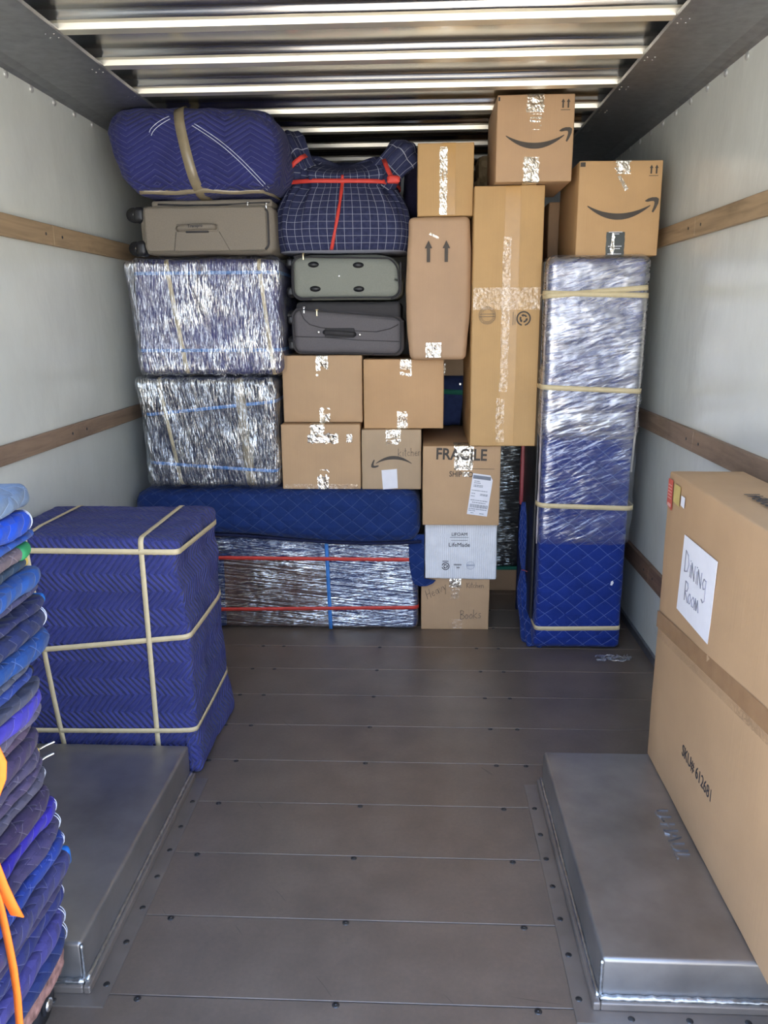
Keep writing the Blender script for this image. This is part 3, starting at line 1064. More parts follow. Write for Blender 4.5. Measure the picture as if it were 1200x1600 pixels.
for (u0, u1, v) in [(-.034, -.010, .060), (-.034, -.006, .052), (-.034, .006, .042), (-.034, .006, .036), (-.04, .03, .018), (-.04, -.022, .004), (0, .034, .004), (0, .034, -.001), (-.04, -.022, -.008), (-.04, .036, -.026), (-.03, .03, -.036), (-.04, .04, -.066), (-.04, -.01, -.074), (-.03, -.015, -.084), (.01, .03, -.084)]:
    u = u0
    while u < u1:
        w = rnd.uniform(.002, .006)
        lrect(u, min(u + w, u1), v - .0018, v + .0018)
        u += w + rnd.uniform(.0012, .0025)
u = -.038
while u < .04:
    w = rnd.choice([.0008, .0012, .002])
    lrect(u, u + w, -.060, -.044)
    u += w + rnd.choice([.001, .0016])
mk('label_print', join(*g), plain('label_ink', (0.20, 0.22, 0.26), 0.7), lb, False)

# tall cartons right of the middle
yG = 3.37
t = carton('tall_carton', 'very tall narrow cardboard carton standing on the fragile carton, taped down its middle', .385, .666, yG, .60, .890, 1.940, c_b, seed=8, n=(8, 6, 20), bulge=.002, amp=.002)
mk('flap', rbox(.387, .533, yG - .004, yG, .893, 1.937, .0015, 2, (3, 1, 20), .001, 4, 3), c_b, t)
mk('flap', rbox(.537, .664, yG - .004, yG, .893, 1.937, .0015, 2, (3, 1, 20), .001, 4, 4), c_b, t)
mk('seam_tape', tape_strip(.540, .062, .893, 1.938, yG - .004, .12, seed=31, jitter=.001, n=30), m_tan_seam, t)
mk('tape', tape_strip(.512, .034, .905, 1.10, yG - .004, seed=32), m_tapeflat, t)
mk('tape', tape_strip(.522, .034, 1.12, 1.75, yG - .0055, seed=33, n=20), m_tapeflat, t)
mk('tape_across', ([(.388 + .275 * i / 10, yG - .0072, 1.46 + .088 * j) for j in (0, 1) for i in range(11)], [(i, i + 1, i + 12, i + 11) for i in range(10)]), m_tapeflat, t)
mk('recycling_mark', recycle_geo(.597, 1.424, .030, yG - .0078, -PI / 2), m_ink, t, False)
mk('small_print', small_print(.554, 1.424, 12, .0045, .004, yG - .0078, True), m_inksoft, t, False)
mk('small_print', small_print(.562, 1.420, 9, .0045, .004, yG - .0078, True), m_inksoft, t, False)
g = [ring_front(.447, 1.437, .0335, .0355, yG - .0078), ring_front(.447, 1.437, .024, .0255, yG - .0078), poly_front([(.415, 1.431), (.479, 1.431), (.479, 1.434), (.415, 1.434)], yG - .0078), poly_front([(.417, 1.441), (.477, 1.441), (.477, 1.444), (.417, 1.444)], yG - .0078)]
for k in range(26):
    a = 2 * PI * k / 26
    g.append(poly_front([(.447 + .0275 * math.cos(a + d), 1.437 + .0275 * math.sin(a + d)) for d in (0, .12)] + [(.447 + .0315 * math.cos(a + d), 1.437 + .0315 * math.sin(a + d)) for d in (.12, 0)], yG - .0078))
mk('round_stamp', join(*g), m_inksoft, t, False)

yA = 3.40
def bulgy(q, d):
    k = (q.z - 1.255) / .575
    q.x += (.012 * math.sin(PI * k) + .006 * k) * (1 if q.x > .25 else -1.0)
    return q
t = thing('arrow_carton', 'bulging cardboard carton printed with two upward arrows, left of the very tall carton', 'box', (.255, yA + .3, 1.256), 'cardboard cartons')
mk('carton_body', rbox(.128, .364, yA, yA + .60, 1.256, 1.830, .022, 4, (10, 8, 16), .004, 5, 9, .006, post=bulgy), cardboard('cardboard_pink', (0.50, 0.325, 0.195)), t)
for x in (.203, .276):
    mk('printed_arrow', arrow_up(x, 1.652, 1.737, .031, yA - .0095), m_ink, t, False)
mk('tape', tape_strip(.226, .066, 1.262, 1.332, yA - .006, seed=41), m_tape, t)
mk('tape', ([(.205, yA - .0085, 1.760), (.243, yA - .0085, 1.742), (.245, yA - .0085, 1.750), (.210, yA - .0085, 1.768)], [(0, 1, 2, 3)]), m_tape, t)

t = carton('cardboard_box', 'small golden cardboard box with brown seam tape, on top of the carton with two arrows', .157, .384, 3.42, .28, 1.833, 2.112, c_b, seed=10)
mk('flap', rbox(.159, .268, 3.4165, 3.42, 1.836, 2.109, .0015, 2, (3, 1, 6), .0008, 4, 3), c_b, t)
mk('flap', rbox(.272, .382, 3.4165, 3.42, 1.836, 2.109, .0015, 2, (3, 1, 6), .0008, 4, 4), c_b, t)
mk('seam_tape', tape_strip(.283, .054, 1.835, 2.110, 3.4165, .05, seed=43), m_tan_seam, t)
mk('tape', tape_strip(.262, .030, 1.834, 2.100, 3.4155, seed=44, n=16, jitter=.002), m_tape, t)

def smile_box(label, x0, x1, y0, d, z0, z1, mat, seed, rot=None):
    t = carton('arrow_logo_box', label, x0, x1, y0, d, z0, z1, mat, 'cartons with a curved arrow', seed, rot=rot)
    y = y0 - .0042
    w = (x1 - x0)
    mk('printed_arrow', smile_geo((x0 + x1) / 2 + .015, z0 + (z1 - z0) * .505, w * .86, y), m_ink, t)
    ax, az = x1 - .035, z1 - .050
    g = [arrow_up(ax - .010, az, az + .032, .014, y + .002), arrow_up(ax + .010, az, az + .032, .014, y + .002), poly_front([(ax - .018, az - .008), (ax + .018, az - .008), (ax + .018, az - .006), (ax - .018, az - .006)], y + .002)]
    mk('this_way_up_mark', join(*g), m_ink, t, False)
    return t
t = smile_box('cardboard box with a curved arrow, topmost of all, standing on the very tall carton', .462, .757, 3.31, .42, 1.943, 2.255, cardboard('cardboard_top', (0.53, 0.335, 0.185)), 11)
mk('tape', tape_strip(.607, .066, 2.187, 2.255, 3.31, .1, seed=51, jitter=.003), m_tape, t)
mk('tape', tape_strip(.610, .044, 2.112, 2.190, 3.3095, seed=52), m_tape, t)
mk('tape', tape_strip(.600, .060, 1.943, 2.040, 3.31, 0, .1, seed=53, jitter=.004), m_tape, t)
mk('edge_mark', poly_front([(.466, 2.232), (.472, 2.232), (.472, 2.246), (.466, 2.246)], 3.3055), m_blackink, t, False)
t = smile_box('cardboard box with a curved arrow, on the tall blue wrapped bundle', .784, 1.104, 3.30, .42, 1.662, 2.014, cardboard('cardboard_gold2', (0.56, 0.345, 0.16)), 12)
mk('tape', tape_strip(.950, .055, 1.960, 2.014, 3.30, .1, seed=54, jitter=.006), m_tape, t)
mk('tape', ([(.930, 3.2945, 1.955), (.942, 3.2945, 1.960), (.975, 3.2945, 1.910), (.962, 3.2945, 1.902)], [(0, 1, 2, 3)]), m_tape, t)
mk('black_tape', tape_strip(.937, .072, 1.662, 1.756, 3.298, 0, .05, seed=55, jitter=.0012), plain('black_printed_tape', (0.05, 0.055, 0.045), 0.3, 0, .6), t)
g = []
for z, n_ in ((1.750, 9), (1.743, 5), (1.697, 9), (1.688, 7), (1.668, 9)):
    for k in range(n_):
        a = .937 - .003 * n_ + .006 * k
        g.append(poly_front([(a, z), (a + .0042, z), (a + .0042, z + .0035), (a, z + .0035)], 3.2955))
mk('tape_print', join(*g), m_paper, t, False)
mk('tape', tape_strip(.927, .014, 1.664, 1.752, 3.2955, seed=56, jitter=.003), m_tape, t)
mk('corner_sticker', poly_front([(.787, 1.992), (.806, 1.992), (.806, 2.008), (.787, 2.008)], 3.2955), m_ink, t, False)

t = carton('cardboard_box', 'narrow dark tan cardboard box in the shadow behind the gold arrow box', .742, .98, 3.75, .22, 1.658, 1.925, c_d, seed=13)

# small things in the gaps
t = carton('cardboard_box', 'flat pale cardboard box above the blue bag, glimpsed behind the arrow carton', .20, .52, 3.975, .25, 1.148, 1.30, c_c, seed=14)
mk('tape', tape_strip(.285, .022, 1.15, 1.22, 3.974, seed=61), m_tape, t)
t = carton('cardboard_box', 'low brown cardboard box on the floor under the black wrapped piece', .545, .722, 4.03, .35, 0, .118, c_d, seed=15)

t = thing('blue_bag', 'dark blue bag with a green band in the gap left of the tallest carton', 'bag', (.37, 4.0, .886))
g = rbox(.265, .50, 3.985, 4.13, .893, 1.146, .05, 4, (6, 4, 6), .012, 7, 5)
mk('bag_body', g, m_bluebag, t)
mk('green_band', band(g, (.37, 4.0, 1.065), (.05, 0, 1), .024), m_green, t)
mk('buckle', rbox(.365, .380, 3.970, 3.985, 1.10, 1.114, .003, 2, (1, 1, 1)), m_steel, t)
mk('strap', ribbon([(.405, 3.978, 1.13), (.395, 3.974, 1.05), (.385, 3.974, .98), (.378, 3.978, .90)], (1, 0, 0), .012, .003), m_black, t)

t = thing('paper_bundle', 'crumpled brown paper bundle behind the topmost box', 'bundle', (.53, 3.88, 1.943))
mk('paper_wrap', rbox(.425, .66, 3.755, 3.96, 1.944, 2.13, .045, 3, (8, 6, 8), .022, 9, 2), m_brownpaper, t, False)
t = thing('cloth_bundle', 'dusky dark cloth bundle behind the small golden box at the roof', 'bundle', (.25, 3.87, 1.832))
def lump(q, d):
    q.z += .03 * math.sin((q.x - .05) * 9) if q.z > 2.0 else 0
    return q
mk('cloth', rbox(.10, .368, 3.74, 4.02, 1.834, 2.150, .08, 5, (10, 6, 8), .02, 8, 6, post=lump), m_duskcloth, t)

# ------------------------------------------------------------------ load: wrapped furniture and soft goods
# dresser wrapped in film, on the floor at the back left
t = thing('wrapped_dresser', 'low dark brown dresser wrapped in film with two red bands, under the quilted pad', 'furniture', (-.45, 3.8, 0), None)
gb = rbox(-1.12, .160, 3.475, 4.15, .003, .452, .012, 2, (10, 6, 6), .001, 4, 1)
mk('dresser_body', gb, m_brownwood, t)
g = join(rbox(-.262, .163, 3.463, 4.16, .004, .450, .03, 4, (10, 6, 10), .006, 6, 3), rbox(-1.13, -.25, 3.463, 4.16, .335, .452, .02, 3, (10, 4, 4), .004, 6, 4), rbox(-1.13, -.745, 3.463, 4.16, .004, .35, .02, 3, (6, 4, 6), .004, 6, 5))
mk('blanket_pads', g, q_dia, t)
gf = rbox(-1.135, .168, 3.455, 4.165, .003, .456, .03, 4, (26, 8, 14), .004, 9, 6)
mk('stretch_film', gf, f_horiz, t)
for z, dz in ((.352, 0.004), (.105, -.018)):
    mk('red_band', band(gf, (-.45, 3.8, z), (dz, 0, 1), .017, .0005), m_red, t)
mk('blue_tape', ribbon([(-.258 + .012 * (i / 10), 3.4535, .452 - .447 * i / 10) for i in range(11)], (1, 0, 0), .017, .001), m_bluetape, t)

# long quilted pad lying over it
def pad_post(q, d):
    if q.y < 3.6:
        k = max(0, min(1, (q.x + 1.1) / 1.3))
        if q.z < .56:
            q.z += -.012 + .022 * math.sin(k * 5.2 + .6)
    return q
dresser = t
t = thing('quilted_pad', 'long dark blue diamond quilted pad lying under the wrapped bundles and small boxes', 'padding', (-.45, 3.8, .456))
g = rbox(-1.135, .176, 3.405, 4.15, .462, .680, .075, 7, (26, 8, 6), .006, 5, 8, post=pad_post)
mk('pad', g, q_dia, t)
mk('edge_binding', tube([(x, 3.428, .464 - .010 + .020 * math.sin(max(0, min(1, (x + 1.1) / 1.3)) * 5.2 + .6)) for x in [-1.06 + 1.24 * i / 40 for i in range(41)]], .0075, 8), m_navy, t)
fp = [(.120, .47), (.192, .47), (.193, .259), (.246, .250), (.232, .236), (.205, .224), (.175, .222), (.150, .232), (.136, .26), (.125, .33)]
n_ = len(fp)
V = [(x, 3.446 + .004 * math.sin(z * 30), z) for x, z in fp] + [(x, 3.462, z) for x, z in fp]
mk('hanging_corner', (V, [tuple(range(n_))[::-1], tuple(range(n_, 2 * n_))] + [(i, (i + 1) % n_, (i + 1) % n_ + n_, i + n_) for i in range(n_)]), q_dia, dresser, False)

# two film-wrapped bundles at the left wall
def wrap_bundle(label, x0, x1, y0, d, z0, z1, body, film, bands, tapes, seed, flare):
    t = thing('film_wrapped_bundle', label, 'bundle', ((x0 + x1) / 2, y0 + d / 2, z0), 'film wrapped bundles at the left wall')
    gbod = rbox(x0 + .02, x1 - .006, y0 + .012, y0 + d, z0 + .004, z1 - .004, .035, 4, (8, 6, 8), .010, 5, seed)
    mk('blanket_body', gbod, body, t)
    for px, tilt, w, top in bands:
        mk('cream_band', band(gbod, (px, y0, (z0 + z1) / 2), (1, 0, tilt), w, .001), m_cream if not top else m_taupetape, t)
    for z, tl in tapes:
        mk('blue_tape', band(gbod, ((x0 + x1) / 2, y0, z), (tl, 0, 1), .014, .0015), m_bluetape, t)
    def post(q, d):
        k = (q.z - z0) / (z1 - z0)
        if q.x < x0 + .10:
            q.x += flare * (.5 - k) * -1.0 * (1 - (q.x - x0) / .10) if False else (-(flare) * max(0, k - .25) ** 1.5 + .012) * (1 - max(0, (q.x - x0)) / .10)
        w = abs(noise.noise(Vector((q.x * 22 + k * 4, q.y * 6, q.z * 2.5 + seed))))
        q += d * (.009 * (1 - 2 * w))
        return q
    gf = rbox(x0, x1, y0, y0 + d + .006, z0, z1, .03, 4, (46, 10, 26), 0, 5, seed, post=post)
    mk('stretch_film', gf, film, t)
    return t
wrap_bundle('upper film wrapped bundle with two cream bands, under the taupe suitcase', -1.065, -.424, 3.405, .55, 1.194, 1.682, q_wrap, f_wrap,
            [(-.872, .13, .019, 0), (-.485, .10, .016, 0)], [(1.62, .0), (1.30, .0)], 3, .05)
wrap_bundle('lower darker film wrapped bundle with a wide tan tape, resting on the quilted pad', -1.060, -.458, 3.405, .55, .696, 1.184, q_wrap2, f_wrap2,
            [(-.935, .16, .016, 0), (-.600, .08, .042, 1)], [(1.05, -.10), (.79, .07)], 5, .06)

# taupe suitcase
def rrect(x0, x1, z0, z1, r, y, n=6):
    P = []
    for cx, cz, a in ((x1 - r, z0 + r, -PI / 2), (x1 - r, z1 - r, 0), (x0 + r, z1 - r, PI / 2), (x0 + r, z0 + r, PI)):
        P += [(cx + r * math.cos(a + PI / 2 * k / n), y, cz + r * math.sin(a + PI / 2 * k / n)) for k in range(n + 1)]
    return P
def puller(t, x, y, z, m, ang=0.0):
    c, s = math.cos(ang), math.sin(ang)
    g = join(cyl((x - .006, y, z), (1, 0, 0), .003, .012, 8), rbox(x - .003, x + .003, y - .004, y - .001, z - .026, z - .003, .0012, 2, (1, 1, 1)))
    mk('zip_pull', g, m, t)

yS = 3.35
t = thing('taupe_suitcase', 'taupe cloth suitcase on its side, between the rolled blanket and the wrapped bundle', 'suitcase', (-.70, 3.6, 1.690), 'suitcases')
gs_ = rbox(-.978, -.425, yS, yS + .42, 1.692, 1.880, .028, 5, (12, 8, 8), .004, 5, 4, .006)
mk('shell', gs_, m_taupe, t)
mk('front_panel', rbox(-.955, -.452, yS - .010, yS + .01, 1.700, 1.872, .012, 4, (10, 1, 6), .002, 5, 7), m_taupe, t)
mk('top_expander', rbox(-.93, -.432, yS + .012, yS + .41, 1.872, 1.902, .012, 3, (10, 6, 1), .004, 6, 5), m_taupe, t)
mk('zip', tube([(x, yS + .012, 1.884 + .004 * math.sin(x * 11)) for x in [-.90 + .46 * i / 20 for i in range(21)]], .0035, 6), m_greydk, t)
mk('corner_piping', tube(rrect(-.953, -.448, 1.702, 1.870, .030, yS - .007)[2:11], .005, 8), m_greydk, t)
mk('panel_piping', tube(rrect(-.955, -.452, 1.700, 1.872, .026, yS - .009), .0025, 6, True), plain('taupe_edge', (0.15, 0.13, 0.10), 0.7), t)
puller(t, -.53, yS + .008, 1.888, m_steel)
puller(t, -.455, yS + .008, 1.884, m_steel)
h = mk('handle', join(tube([(-.815, yS - .014, 1.788), (-.805, yS - .026, 1.790), (-.74, yS - .030, 1.794), (-.675, yS - .026, 1.794), (-.660, yS - .014, 1.794)], .011, 10), rbox(-.822, -.652, yS - .016, yS - .009, 1.776, 1.806, .004, 2, (4, 1, 1))), m_taupe, t)
mk('handle_slot', rbox(-.785, -.69, yS - .0175, yS - .010, 1.772, 1.780, .003, 2, (2, 1, 1)), m_greydk, t)
for x, z in ((-.813, 1.789), (-.660, 1.794)):
    mk('rivet', dome((x, yS - .0175, z), (0, -1, 0), .0075, .004), m_steel, t)
mk('maker_tag', text_geo('Transpro', .017, (-.738, yS - .0412, 1.796), (1, 0, .05), (0, 0, 1), .0004, sx=.95), m_blackink, t, False)
mk('pocket_seam', tube([(-.826, yS - .0105, 1.776), (-.832, yS - .0105, 1.74), (-.838, yS - .0105, 1.703)], .0018, 6), plain('seam', (0.13, 0.11, 0.09), 0.8), t)
mk('pocket_seam', tube([(-.648, yS - .0105, 1.776), (-.628, yS - .0105, 1.74), (-.608, yS - .0105, 1.703)], .0018, 6), bpy.data.materials['seam'], t)
for z in (1.714, 1.845):
    w = mk('wheel', join(rbox(-1.006, -.955, yS - .006, yS + .06, z - .030, z + .032, .020, 4, (2, 2, 2)), cyl((-1.002, yS + .002, z), (0, 1, 0), .029, .028, 20)), m_black, t)
    mk('hub', dome((-1.000, yS + .004, z + .002), (0, -1, 0), .006, .003), m_steel, w)

# sage suitcase (its underside with four feet faces out)
yQ = 3.50
t = thing('sage_suitcase', 'pale grey green suitcase lying flat with four black feet, under the plaid bundle', 'suitcase', (-.15, 3.75, 1.505), 'suitcases')
def sage_post(q, d):
    k = (q.z - 1.507) / .188
    if q.x > -.05:
        f = (q.x + .05) / .14
        q.x -= .045 * max(0, k - .45) ** 1.6 * f
        if k > .5:
            q.z -= .022 * f * f
    return q
gs_ = rbox(-.388, .093, yQ, yQ + .38, 1.507, 1.696, .042, 6, (14, 8, 8), .002, 5, 4, .006, post=sage_post)
mk('shell', gs_, m_sage, t)
pp = [Vector(p) for p in rrect(-.377, .080, 1.516, 1.686, .040, yQ - .002)]
pp = [sage_post(p, None) for p in pp]
mk('piping', tube(pp, .0032, 6, True), m_greydk, t)
mk('corner_guard', tube([Vector(p) + Vector((0, .004, 0)) for p in rrect(-.381, .086, 1.511, 1.692, .042, yQ)[0:9]], .005, 6), m_greydk, t)
mk('corner_guard', tube([Vector(p) + Vector((0, .004, 0)) for p in rrect(-.381, .086, 1.511, 1.692, .042, yQ)[20:28]] + [Vector((-.30, yQ + .004, 1.511))], .005, 6), m_greydk, t)
for x, z in ((-.287, 1.654), (-.282, 1.554), (-.095, 1.650), (-.094, 1.552)):
    f = mk('foot', ([(x + (v[0] - x) * 1.0, v[1], z + (v[2] - z) * .52) for v in dome((x, yQ - .003, z), (0, -1, 0), .024, .012, 20)[0]], dome((x, yQ, z), (0, -1, 0), .024, .012, 20)[1]), m_black, t)
mk('centre_screw', dome((-.178, yQ - .004, 1.606), (0, -1, 0), .0055, .003), m_steel, t)
puller(t, -.330, yQ - .004, 1.700, m_gold)
mk('zip', tube([(-.372 + .05 * i / 6, yQ + .002, 1.688 + .006 * (i / 6)) for i in range(7)], .004, 6), m_greydk, t)
for z in (1.545, 1.665):
    w = mk('wheel', join(rbox(-.412, -.380, yQ + .03, yQ + .10, z - .020, z + .020, .012, 3, (1, 1, 1)), cyl((-.392, yQ + .035, z - .005), (0, 1, 0), .022, .024, 18)), m_black, t)

# grey suitcase
t = thing('grey_suitcase', 'dark grey suitcase with carry handle, on the two upper cardboard boxes', 'suitcase', (-.15, 3.75, 1.275), 'suitcases')
def grey_post(q, d):
    f = max(0, min(1, (q.x + .38) / .47))
    if q.z > 1.40:
        q.z -= .038 * f ** 1.2 * min(1, (q.z - 1.40) / .06)
    if q.z < 1.32:
        q.z -= .010 * f
    return q
gs_ = rbox(-.392, .098, yQ, yQ + .38, 1.276, 1.480, .040, 6, (16, 8, 8), .002, 5, 14, .006, post=grey_post)
mk('shell', gs_, m_grey, t)
mk('dark_gusset', rbox(-.372, .085, yQ + .020, yQ + .38, 1.40, 1.500, .022, 4, (10, 6, 3), .003, 5, 11), m_greydk, t)
pp = [grey_post(Vector(p), None) for p in rrect(-.380, .086, 1.285, 1.470, .036, yQ - .002)]
mk('piping', tube(pp, .0030, 6, True), m_greydk, t)
m_seam = plain('grey_seam', (0.06, 0.055, 0.058), 0.8)
mk('seam', tube([(-.350, yQ - .005, 1.462), (-.335, yQ - .006, 1.428), (-.310, yQ - .007, 1.405), (-.265, yQ - .007, 1.392), (-.15, yQ - .0075, 1.378), (-.02, yQ - .007, 1.372), (.04, yQ - .006, 1.385), (.075, yQ - .004, 1.402)], .0018, 6), m_seam, t)
mk('seam', tube([(-.380, yQ - .004, 1.354), (-.25, yQ - .007, 1.350), (-.10, yQ - .0075, 1.337), (.08, yQ - .004, 1.330)], .0014, 6), m_seam, t)
mk('handle', join(tube([(-.245, yQ - .008, 1.371), (-.235, yQ - .024, 1.371), (-.18, yQ - .030, 1.368), (-.125, yQ - .024, 1.363), (-.115, yQ - .008, 1.362)], .010, 10), rbox(-.245, -.115, yQ - .013, yQ - .005, 1.348, 1.388, .004, 2, (3, 1, 1))), m_greydk, t)
for x, z in ((-.272, 1.372), (-.092, 1.360)):
    mk('rivet', dome((x, yQ - .009, z), (0, -1, 0), .007, .004), m_steel, t)
puller(t, -.278, yQ - .003, 1.466, m_gold)
puller(t, -.335, yQ + .004, 1.478, m_steel)
for z in (1.315, 1.425):
    w = mk('wheel', join(rbox(-.412, -.384, yQ + .03, yQ + .10, z - .020, z + .020, .012, 3, (1, 1, 1)), cyl((-.392, yQ + .035, z + .02), (0, 1, 0), .022, .024, 18)), m_black, t)
# dark navy duffel filling the slot behind the wheels
t = thing('navy_duffel', 'tall dark navy duffel bag in the slot behind the suitcase wheels', 'bag', (-.34, 4.05, .684))
mk('bag_body', rbox(-.47, -.21, 3.98, 4.14, .686, 1.70, .05, 4, (3, 4, 8), .004, 6, 4), m_navy, t)

# rolled blanket at the top left
def roll_post(q, d):
    k = (q.z - 1.905) / .33
    s = (q.x + 1.03) / .67
    q.x += (-.075 * max(0, k) ** .8 + .05) * max(0, 1 - s * 1.6)
    q.y -= .03 * math.sin(PI * max(0, min(1, k)))
    if s > .9:
        q.x += .02 * math.sin(k * 4)
    q.z += -.012 * max(0, s - .8) * 5 * k
    return q
t = thing('rolled_blanket', 'thick bundle of blue chevron blankets tied with tan tape, on the taupe suitcase', 'blanket', (-.7, 3.5, 1.905))
gr = rbox(-1.045, -.380, 3.26, 3.78, 1.908, 2.230, .090, 10, (16, 8, 6), .018, 4, 12, post=roll_post)
mk('blanket_roll', gr, q_roll, t)
mk('tan_tape', band(gr, (-.733, 3.4, 2.06), (1, 0, .20), .040, .002), m_taupetape, t)
hp = front_hits(gr, [(-.945 + .56 * i / 24, 1.924 + .002 * math.sin(i * .7)) for i in range(25)], .004)
mk('tan_tape', ribbon(hp, (0, -.25, 1), .022, .0015), m_taupetape, t)
for off in (0, .011):
    hp = front_hits(gr, [(-.705 + .265 * i / 24 + off * .8, 2.150 - .222 * i / 24 - .02 * math.sin(PI * i / 24) * -1 + off * .6) for i in range(25)], .001)
    mk('stitching', tube(hp, .0014, 5), m_piping, t)
    hp = front_hits(gr, [(-.872 + .075 * i / 12 + off * .6, 2.128 + .060 * (i / 12) ** .7 - off) for i in range(13)], .001)
    mk('stitching', tube(hp, .0013, 5), m_piping, t)

# plaid bundle with red straps
def plaid_geo():
    V, F, U = [], [], []
    N, R = 120, 40
    ARC, pv = [], None
    for i in range(N):
        c, s = math.cos(2 * PI * i / N), math.sin(2 * PI * i / N)
        q = Vector((.27 * math.copysign(abs(c) ** .46, c), .22 * math.copysign(abs(s) ** .46, s)))
        ARC.append((ARC[-1] + (q - pv).length) if pv is not None else 0)
        pv = q
    for j in range(R + 1):
        t_ = j / R
        # z profile: body 1.700..1.975, neck 1.985, ruffle to 2.07
        z = 1.702 + .385 * t_
        if t_ < .70:
            k = t_ / .70
            hw = .232 + .056 * math.sin(PI * min(1, k * .72 + .22)) ** .8 - .048 * k ** 3
            hd = .17 + .08 * math.sin(PI * min(1, k * .8 + .2)) - .03 * k
        else:
            k = (t_ - .70) / .30
            hw = .212 + .03 * math.sin(PI * k) - .05 * k
            hd = .14 + .05 * math.sin(PI * k) - .08 * k
        fold = (.005 + .026 * min(1, t_ / .7) ** 2)
        for i in range(N):
            a = 2 * PI * i / N
            c, s = math.cos(a), math.sin(a)
            ex = .46
            x = hw * math.copysign(abs(c) ** ex, c); y = hd * math.copysign(abs(s) ** ex, s)
            w = noise.fractal(Vector((c * 3.2, s * 3.2, t_ * .9 + 4)), .8, 2.2, 4) * 1.2 + .35 * math.sin(a * 17 + 2 * math.sin(a * 3)) * min(1, t_ / .6)
            l = math.hypot(x, y)
            x += x / l * fold * w; y += y / l * fold * w
            dz = .012 * noise.noise(Vector((c * 2, s * 2, 9))) * t_
            if t_ > .72:
                dz += -.05 * (1 - abs(c)) ** 2 * (t_ - .72) / .28 * (1 if s < 0 else 0)
            V.append((-.160 + x + .004 * (1 - t_), 3.60 + y, z + dz + (.010 if c < -.6 else 0) * t_))
            U.append((ARC[i], t_ * .46))
    V.append((-.155, 3.60, 1.702)); U.append((0, 0))
    V.append((-.155, 3.62, 2.06)); U.append((0, .46))
    for j in range(R):
        for i in range(N):
            l = (i + 1) % N
            F.append((j * N + i, j * N + l, j * N + N + l, j * N + N + i))
    for i in range(N):
        F.append(((i + 1) % N, i, len(V) - 2))
        F.append((R * N + i, R * N + (i + 1) % N, len(V) - 1))
    return V, F, U
t = thing('plaid_bundle', 'plump navy plaid bedding bundle tied with red straps, on the grey green suitcase', 'bundle', (-.155, 3.60, 1.70))
gp = plaid_geo()
mk('plaid_cloth', gp, m_plaid, t)
def ear(pts, rad, seed):
    V, F, U = [], [], []
    N = 40
    P = [Vector(p) for p in pts]
    m = len(P)
    for j in range(m):
        T = (P[min(j + 1, m - 1)] - P[max(j - 1, 0)]).normalized()
        a = Vector((0, -1, 0)); a = (a - T * a.dot(T)).normalized(); b = T.cross(a)
        for i in range(N):
            w = 2 * PI * i / N
            rr = rad[j] * (1 + .20 * math.sin(w * 5 + seed) * .6 + .25 * noise.noise(Vector((math.cos(w) * 2, math.sin(w) * 2, j * .5 + seed))))
            V.append(tuple(P[j] + (a * math.cos(w) * .8 + b * math.sin(w)) * rr))
            U.append((w * .075, j * .028 + seed))
    for j in range(m - 1):
        for i in range(N):
            l = (i + 1) % N
            F.append((j * N + i, j * N + l, j * N + N + l, j * N + N + i))
    F.append(tuple(range(N - 1, -1, -1))); F.append(tuple((m - 1) * N + k for k in range(N)))
    return V, F, U
mk('gathered_corner', ear([(-.30, 3.52, 1.99), (-.325, 3.51, 2.04), (-.35, 3.52, 2.09), (-.375, 3.55, 2.13), (-.39, 3.58, 2.165), (-.40, 3.60, 2.18)], [.06, .048, .055, .062, .05, .02], 1.3), m_plaid, t)
mk('gathered_corner', ear([(.0, 3.52, 1.98), (.035, 3.50, 2.02), (.065, 3.50, 2.05), (.10, 3.52, 2.085), (.125, 3.55, 2.105), (.135, 3.57, 2.11)], [.07, .060, .065, .070, .05, .02], 2.7), m_plaid, t)
neck = band((gp[0], gp[1]), (-.155, 3.6, 1.977), (.015, 0, 1), .016, .003, .003)
mk('red_strap', neck, m_red, t)
hp = front_hits(gp, [(-.150 - .045 * (i / 24) - .010 * math.sin(PI * i / 24) * -1, 2.00 - .296 * i / 24) for i in range(25)], .004)
mk('red_strap', ribbon(hp, (1, 0, .05), [.010 + .004 * abs(math.sin(i * .35)) for i in range(len(hp))], .002), m_red, t)
mk('red_strap', ribbon([(-.372, 3.452, 2.028), (-.345, 3.44, 2.050), (-.318, 3.445, 2.070), (-.30, 3.47, 2.082)], (-.7, 0, .8), .018, .002), m_red, t)
mk('red_strap', ribbon([(.018, 3.455, 2.060), (.028, 3.43, 2.035), (.040, 3.40, 2.005), (.055, 3.39, 1.975)], (1, 0, .2), .018, .002), m_red, t)
mk('strap_knot', rbox(.035, .085, 3.375, 3.40, 1.955, 1.985, .010, 3, (2, 1, 2), .006, 30, 4), m_red, t)

# tall wrapped bundle by the right wall
yK = 3.265
t = thing('tall_wrapped_furniture', 'tall upright furniture in blue diamond quilt and film, standing by the right wall', 'furniture', (.88, 3.6, 0))
def k_post(q, d):
    if q.z < .14:
        k = 1 - q.z / .14
        q.x += (-.022 if q.x < .88 else .006) * k * .6
        q.y -= .012 * math.sin(PI * k)
    q.x -= .010 * (1 - q.z / 1.65) * (1 if q.x > .9 else 0)
    return q
gk = rbox(.684, 1.062, yK, 3.69, .002, 1.652, .026, 4, (12, 8, 34), .004, 4, 5, post=k_post)
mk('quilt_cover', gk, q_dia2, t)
def kf_post(q, d):
    w = abs(noise.noise(Vector((q.x * 5, q.y * 5 + 3, q.z * 14))))
    q += d * (.006 * (1 - 2 * w))
    return q
gkf = rbox(.674, 1.070, yK - .010, 3.698, .475, 1.658, .036, 5, (22, 10, 60), 0, 5, 5, post=kf_post)
mk('stretch_film', gkf, f_tall, t)
